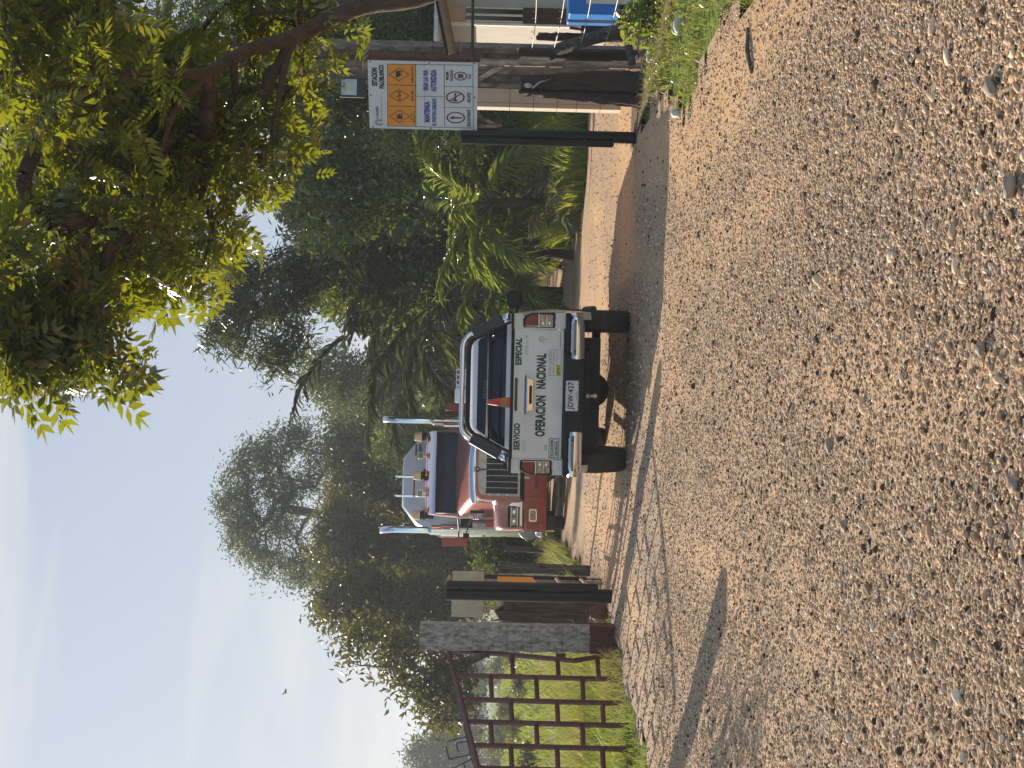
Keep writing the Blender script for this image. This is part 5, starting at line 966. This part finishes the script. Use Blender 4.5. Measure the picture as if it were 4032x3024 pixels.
# ---- right side, thicket
b = base(1150, 18)
tree('narrow_leaved_tree', 'tall airy tree with narrow hanging leaves, black against the sky above the palms', tr_path(b, [at(1700, 1130, 18), at(1400, 1120, 18), at(1260, 1120, 18), at(1150, 1180, 18), at(1040, 1230, 18)]),
     [ell(790, 1000, 1190, 1400, 17.5, 1.0), ell(880, 1120, 1020, 1300, 18, 1.3), ell(1000, 1200, 1250, 1440, 17.5, .9), ell(980, 1150, 1340, 1480, 17.5, .6), ell(1050, 1250, 960, 1250, 18, 1.3), ell(800, 950, 950, 1150, 18, 1)], 185, 46, .20, .21, 'lf_euc', 'bark', .15, tmpl=leaf_t(1, .17, .04), shell=.25, up=.1, seed=61, tip=.007, down=.6)
GT = 'leafy trees of the thicket on the right'
for i, (sy, Y, es, n_, per, spr, sz, lm, lab) in enumerate([
    (760, 16.5, [ell(1080, 1500, 560, 950, 16.5, 1.5), ell(1350, 1800, 500, 900, 16.5, 1.4)], 270, 60, .24, .16, 'lf_shiny', 'small-leaved glossy tree in the thicket directly left of the safety sign'),
    (1040, 18.5, [ell(1180, 1650, 840, 1240, 18.5, 1.6), ell(1500, 1950, 860, 1180, 18.5, 1.5)], 270, 60, .26, .17, 'lf_shiny', 'glossy tree in the thicket between the palm trunk and the bright young palm'),
    (520, 14.8, [ell(1480, 2100, 430, 640, 15, .8), ell(1800, 2060, 440, 700, 15.6, .7)], 150, 85, .18, .10, 'lf_shiny', 'leafy shrub behind the right black gate'),
    (330, 16.5, [ell(1000, 1500, 180, 560, 17, 1.6), ell(1100, 1700, -100, 320, 17, 1.6)], 240, 80, .26, .14, 'lf_dark', 'deep green tree behind the concrete poles'),
    (130, 15.5, [ell(1500, 2080, -80, 270, 15.5, 1.2)], 190, 85, .2, .11, 'lf_dark', 'dark tree between the hut and the concrete poles'),
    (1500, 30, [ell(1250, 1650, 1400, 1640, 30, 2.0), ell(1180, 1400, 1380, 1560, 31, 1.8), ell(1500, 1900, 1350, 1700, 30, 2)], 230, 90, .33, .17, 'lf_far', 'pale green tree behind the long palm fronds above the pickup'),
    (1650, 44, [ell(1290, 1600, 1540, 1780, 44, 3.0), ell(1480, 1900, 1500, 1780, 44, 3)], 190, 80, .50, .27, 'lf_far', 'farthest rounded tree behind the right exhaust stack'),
    (1760, 33, [ell(1480, 1720, 1650, 1870, 33, 1.8), ell(1600, 1900, 1640, 1900, 33, 2)], 150, 90, .34, .16, 'lf_bush', 'yellow-green tree right behind the red truck cab'),
    (1240, 15.6, [ell(1960, 2110, 1120, 1270, 15.8, .5)], 40, 80, .14, .08, 'lf_bush', 'low bush on the verge beside the pickup door mirror'),
    (960, 18.2, [ell(1880, 2080, 860, 1060, 18.5, .8)], 90, 80, .18, .10, 'lf_dark', 'dark low shrub under the palms on the verge')]):
    bushy('thicket_tree', lab, sy, Y, es, n_, per, spr, sz, lm, 70+i, GT)

# ---- palms
def frond(m_v, m_f, base_, az, el0, length, bend, pairs, ll, r_, w=.02):
    # rachis curve bending down; leaflets in two ranks
    n = 14; P = [np.array(base_, float)]; el = el0; st = length/n
    for i in range(n): P.append(P[-1]+st*np.array([math.cos(el)*math.sin(az), math.cos(el)*math.cos(az), math.sin(el)])); el -= bend/n*(.5+1.2*i/n)
    P = np.array(P); side = np.array([math.cos(az), -math.sin(az), 0])
    for i in range(pairs):
        t = .16+.84*i/(pairs-1); f = t*n; j = min(int(f), n-1); c = P[j]+(P[j+1]-P[j])*(f-j); d = P[j+1]-P[j]; d /= np.linalg.norm(d); nrm = np.cross(side, d)
        L_ = ll*math.sin(PI*(.12+.83*t))**.6*(.85+.3*r_.random())
        for sg_ in (-1, 1):
            a = R(46-16*t)+.08*r_.standard_normal(); v = side*sg_*math.sin(a)*1.1+d*math.cos(a)+nrm*(.25+.15*r_.standard_normal())*(1 if r_.random() < .8 else -1); v /= np.linalg.norm(v); w_ = np.cross(v, nrm); w_ /= np.linalg.norm(w_)+1e-9; w_ = w_*L_*w
            mid = c+v*L_*.5; tip = c+v*L_+np.array([0, 0, -L_*(.22+.15*r_.random())]); o = len(m_v); m_v += [c, mid+w_, tip, mid-w_]; m_f += [(o, o+1, o+2), (o, o+2, o+3)]
    return P
def palm(label, bx, Y, h, nf, length, ll, lm, seed, tr=.14, els=(-.2, 1.35), pairs=46, w=.014, group='palms in the thicket', lean=(0, 0), name='palm_tree', bend=1.5):
    Y = Y*K; r_ = np.random.default_rng(seed); root = empty(name, (bx, Y, 0)); tag(root, label, 'palm', group); top = Vector((lean[0], lean[1], h))
    m_ = MB(); P_ = [Vector((0, 0, -.05)).lerp(top, t)+Vector((.03*math.sin(4*t), 0, 0)) for t in np.linspace(0, 1, 9)]; m_.tube(P_, [tr*(1.25-.3*t+.04*(i % 2)) for i, t in enumerate(np.linspace(0, 1, 9))], 12)
    for k in range(26): a = k*2.4; z = h*(.35+.65*k/26); c = Vector((0, 0, 0)).lerp(top, z/h); m_.tube([c+Vector((tr*math.cos(a), tr*math.sin(a), 0))*.8, c+Vector((2.0*tr*math.cos(a), 2.0*tr*math.sin(a), .18))], [tr*.22, .012], 5)
    m_.build('trunk', 'bark', root, smooth=2); V_ = []; F_ = []; rc = MB()
    for k in range(nf):
        az = k*2.39996+.3*r_.random(); q = k/max(1, nf-1); el = els[1]+(els[0]-els[1])*q+.1*r_.standard_normal(); P = frond(V_, F_, top, az, el, length*(.8+.35*r_.random()), bend*(.6+.5*r_.random()), pairs, ll, r_, w)
        rc.tube([Vector(p) for p in P[::2]], [.024*length/3*(1-.8*i/8) for i in range(len(P[::2]))], 5)
    npmesh('crown', np.array(V_), np.array(F_), lm, root); rc.build('frond_ribs', 'lf_palm', root, smooth=True); return root
px = lambda sy, Y: at(2000, sy, Y).x
palm('tall palm with a thick dark trunk just right of the pickup roof', px(1185, 18.5), 18.5, 2.7, 20, 4.4, .75, 'lf_palm', 81, .24, (-.1, 1.4), 42)
palm('palm with feathery fronds against the sky behind the first thick trunk', px(1330, 22), 22, 2.6, 15, 4.6, .8, 'lf_palm', 82, .20, (.1, 1.4), 40)
palm('distant palm drooping above the pickup roof', px(1520, 26), 26, 1.2, 13, 3.8, .7, 'lf_palm', 83, .18, (.0, 1.35), 36)
palm('bright green young palm fanning out in the middle of the right thicket', px(800, 15.0), 15.0, 1.6, 13, 2.1, .5, 'lf_palmb', 84, .07, (.0, 1.3), 40, lean=(0, -.2), w=.030)
palm('yellow-green leaning palm clump beside the bright young palm', px(1000, 16.0), 16.0, 1.0, 14, 2.4, .5, 'lf_palmb', 85, .08, (.1, 1.3), 40)
palm('small silvery palm low on the verge under the bright young palm', px(730, 14.6), 14.6, .35, 10, 1.1, .38, 'lf_palms', 86, .05, (.0, 1.3), 26)
palm('palm with shining fronds half hidden behind the safety sign', px(520, 16.2), 16.2, 2.0, 13, 2.3, .5, 'lf_palms', 87, .10, (.0, 1.3), 36)
palm('dark palm deep in the shade above the safety sign', px(480, 18.5), 18.5, 4.2, 16, 3.0, .55, 'lf_palm', 88, .14, (-.4, 1.2), 40)
palm('tall dark palm behind the overhanging branches', px(880, 21), 21, 4.6, 18, 3.6, .65, 'lf_palm', 89, .16, (-.3, 1.3), 44)

# ---- the big tree overhanging from the right
def c1(x, y, Y): return at(x*.9645, y*.9645, Y)
trk = [tuple(D(4.6, 6.3, -.05)), tuple(at(2350, -330, 6.4)), tuple(at(1950, -200, 6.4)), tuple(c1(1750, -25, 6.4)), tuple(c1(1500, 22, 6.4)), tuple(c1(1350, 75, 6.4)), tuple(c1(1190, 155, 6.3)), tuple(c1(1060, 188, 6.2)), tuple(c1(950, 235, 6.1)), tuple(c1(840, 300, 6.0)), tuple(c1(640, 298, 5.9)), tuple(c1(500, 300, 5.8)), tuple(c1(420, 345, 5.7)), tuple(c1(340, 420, 5.6)), tuple(c1(160, 500, 5.5))]
near = empty('overhanging_tree', trk[0]); tag(near, 'large tree overhanging from the right, thick reddish bough and sunlit yellow-green compound leaves', 'tree'); r_ = np.random.default_rng(101)
es = [ell(-150, 500, -150, 500, 5.6, .9), ell(0, 700, 300, 900, 6.3, .8), ell(300, 900, 100, 800, 6.7, .8), ell(150, 750, 750, 1120, 5.7, .6), ell(600, 1000, 350, 1050, 6.4, .6), ell(850, 1200, 250, 760, 6.6, .5), ell(-150, 300, 700, 1150, 5.3, .6), ell(850, 1250, -100, 200, 6.6, .5),
      ell(1130, 1500, 20, 150, 6.9, .25), ell(1150, 1260, 260, 380, 7.0, .15), ell(550, 830, 950, 1130, 6.2, .4)]
T = in_ells(es, 470, .15, r_)
sp_ = in_ells([ell(60, 300, 1150, 1400, 5.3, .3), ell(60, 240, 1300, 1530, 5.3, .2), ell(330, 470, 1340, 1490, 5.2, .15), ell(-50, 60, 1250, 1420, 5.1, .2), ell(200, 420, 1080, 1300, 5.4, .25), ell(420, 700, 1080, 1160, 5.9, .2)], 120, .1, r_)
T = np.concatenate([T, sp_])
forks = [[6, c1(1150, 330, 6.3), c1(1120, 520, 6.3)], [9, c1(700, 480, 6.0), c1(650, 640, 5.9)], [5, c1(1300, 20, 6.5), c1(1230, -60, 6.5)], [8, c1(960, 370, 6.2)]]
nd, par, rad = skeleton(trk, T, .105, .0055, r_, .45)
rad[:15] = [.15, .12, .09, .074, .066, .062, .058, .050, .046, .042, .029, .026, .022, .018, .014]
V_, F_ = limbs(nd, par, rad, 8); o0 = np.array(trk[0])
m_ = MB(); P_ = [Vector(p) for p in trk]; PP = []; RR = []
for i in range(len(P_)-1):
    for s_ in range(5):
        t = s_/5; pm = P_[max(0, i-1)]; p0 = P_[i]; p1 = P_[i+1]; p2 = P_[min(len(P_)-1, i+2)]
        PP.append(.5*((2*p0)+(p1-pm)*t+(2*pm-5*p0+4*p1-p2)*t*t+(3*p0-pm-3*p1+p2)*t**3)-Vector(trk[0])); RR.append((rad[i]*(1-t)+rad[i+1]*t)*(1+.05*random.random()))
m_.tube(PP, RR, 16); m_.build('trunk', 'bark', near, smooth=True)
m_ = MB()
for fk in forks:
    q = [Vector(trk[fk[0]])-Vector(trk[0])]+[p-Vector(trk[0]) for p in fk[1:]]; m_.tube(q, [.036, .026, .012][:len(q)], 10)
m_.build('bough', 'bark', near, smooth=True); npmesh('twigs', V_-o0, F_, 'bark', near, smooth=True)
tv, tf = pinnate(4, 1, .55, .42, .22); per = 7; n = len(T)*per; pos = np.repeat(T, per, 0)+r_.standard_normal((n, 3))*.10; rot = randrot(n, .45, r_); sz = .19*(.5+1.0*r_.random(n)); V_, F_ = instance(tv, tf, pos-o0, rot, sz); npmesh('leaves', V_, F_, 'lf_near', near)
tv, tf = pinnate(7, 1, .36, .32, .18); fp = [(690, 730, 450), (560, 480, 575), (640, 600, 635), (330, 370, 5.2*100), (60, 60, 100), (330, 1090, 90), (580, 780, 900), (600, 1000, 560), (1060, 900, 620)]
n = 34; T2 = in_ells([ell(50, 750, 30, 720, 5.2, .3)], n, .1, r_); V_, F_ = instance(tv, tf, T2-o0, randrot(n, .3, r_), .30*(.8+.4*r_.random(n))); npmesh('large_leaves', V_, F_, 'lf_near', near)
# second tree of the same kind just behind, filling the top right
tree('shade_tree', 'darker leafy tree behind the overhanging one, filling the top right corner', [tuple(D(6.2, 11.5, -.05)), tuple(D(6.0, 11.5, 2.5)), tuple(D(5.3, 11.4, 4.2)), tuple(D(4.6, 11.3, 5.6)), tuple(D(3.4, 11.2, 6.4))],
     [ell(-150, 500, -200, 500, 11, 1.5), ell(0, 800, 100, 850, 11.5, 1.5), ell(400, 1000, 0, 700, 12, 1.3), ell(200, 800, 600, 1000, 11.5, .9), ell(700, 1200, -150, 500, 12.5, 1.0), ell(-150, 250, 500, 1050, 10.5, .9)], 520, 17, .26, .19, 'lf_shade', 'bark', .16, tmpl=pinnate(4, 1, .45, .34, .2), seed=103, shell=.1, tip=.008)
# leafy plant leaning in at the right edge
p = gnd(2600, 60); tree('leafy_weed', 'leafy green weed with broad pale leaves in front of the hut at the right edge', [(p.x+.1, 8.0*K, -.05), (p.x+.1, 8.0*K, .25), (p.x+.05, 7.95*K, .45)], [ell(2440, 2600, -60, 170, 7.9, .25)], 34, 9, .07, .105, 'lf_bush', rt=.012, seed=120, cat='plant', tip=.004, tmpl=leaf_t(1, .5, .1), up=.5)

# ================================================================ GRASS
MT['verge_g'] = leafmat('verge_blades', [(.10, .14, .025), (.16, .21, .035), (.24, .27, .05), (.30, .30, .10)], (.55, .62, .06), .5, .5, .3)
strip('roadside_grass', 9500, lambda x, y: ~in_gravel(x-.05+.3*(rng.random(len(x))-.5), y) & (x > 0) & (y < 8.4), (2.2, 5.8, 4.4, 8.4), .02, .11, .010, 1.0, 'grass', .75)
strip('roadside_grass', 5200, lambda x, y: ~in_gravel(x-.05, y) & (x > 0) & (y < 9.1), (2.4, 5.8, 4.4, 9.1), .04, .16, .007, 1.0, 'drygrass', .6)
# leafy low weeds in the right-hand verge
x, y = scatter(4200, lambda x, y: ~in_gravel(x-.12+.3*(rng.random(len(x))-.5), y) & (x > 0), 2.4, 5.6, 4.5, 8.2, .55); n = len(x); x = x*KX; y = y*K; tv, tf = leaf_t(1, .5, .1); V_, F_ = instance(tv, tf, np.stack([x, y, .02+.10*rng.random(n)], -1), randrot(n, .5), .045*(.6+.8*rng.random(n))); tag(npmesh('weeds', V_, F_, 'lf_bush'), kind='stuff')
strip('verge_grass', 60000, lambda x, y: ~in_gravel(x-.05, y) & (x > 1.8), (1.9, 10, 13.9, 18.5), .18, .70, .024, .7, 'verge_g', .1, bankz)
strip('verge_grass', 9000, lambda x, y: ~in_gravel(x-.05, y) & (x > 1.8), (1.9, 8, 14, 28), .15, .5, .022, .8, 'drygrass', .5, bankz)
strip('left_grass', 9000, lambda x, y: ~in_gravel(x+.05, y) & (x < 0), (-6.5, -2.8, 5.0, 10.4), .03, .14, .009, .8, 'grass', .5)
strip('left_grass', 5200, lambda x, y: ~in_gravel(x+.3, y) & (x < 0) & ((y-9.66)*.603-(x+3.40)*.797 > .10), (-6.0, -3.1, 8.2, 11.5), .10, .42, .009, .9, 'grass', .45)
strip('gate_grass', 900, lambda x, y: ~in_gravel(x+.1, y) & (x < 0) & (y > 9.0), (-3.9, -3.0, 9.0, 10.6), .10, .40, .006, .9, 'drygrass', .5)
strip('left_verge_grass', 16000, lambda x, y: ~in_gravel(x+.05, y) & (x < 0), (-6.0, -2.8, 10.6, 22), .12, .60, .014, .7, 'grass', .45)
strip('left_verge_grass', 7000, lambda x, y: ~in_gravel(x+.05, y) & (x < 0), (-5.4, -2.8, 10.6, 22), .15, .65, .012, .8, 'drygrass', .5)
x, y = scatter(52000, lambda x, y: (x < -3.6-.02*(y-10)) & (x > -.62*y-1.5), -46, -3.6, 9.8, 70, .3); k = rng.random(len(x)) < (14/np.maximum(y, 14))**.4; x = x[k]; y = y[k]; n = len(x); x = x*KX; y = y*K
blades('pasture_grass', x, y, np.full(n, -.04), .12+.28*rng.random(n), .014*(y/12)**.9, .7, 'grass')

# small bird, high and far
p = at(1125, 2722, 45); m_ = MB(); m_.ball((0, 0, 0), (.16, .05, .05)); m_.add([(0, 0, .03), (-.05, .30, .14), (-.12, .55, .06), (-.10, .25, .08), (0, 0, -.01)], [(0, 1, 2, 3, 4)]); m_.add([(0, 0, .03), (-.05, -.30, .14), (-.12, -.55, .06), (-.10, -.25, .08), (0, 0, -.01)], [(4, 3, 2, 1, 0)]); tag(m_.build('bird', 'darkgrey', None, loc=p), 'tiny dark bird flying in the open sky on the left', 'bird')

# ================================================================ AIR
hm = bpy.data.materials.new('haze_air'); hm.use_nodes = True; n = hm.node_tree.nodes; n.clear(); o_ = n.new('ShaderNodeOutputMaterial'); v_ = n.new('ShaderNodeVolumePrincipled'); v_.inputs['Color'].default_value = (.80, .88, 1, 1); v_.inputs['Density'].default_value = HAZE if 'HAZE' in globals() else .0008; v_.inputs['Anisotropy'].default_value = .3
hm.node_tree.links.new(v_.outputs[0], o_.inputs['Volume'])
m_ = MB(); m_.box(-360, 120, -60, 830, -1.1, 26)
tag(m_.build('haze', hm), kind='stuff')
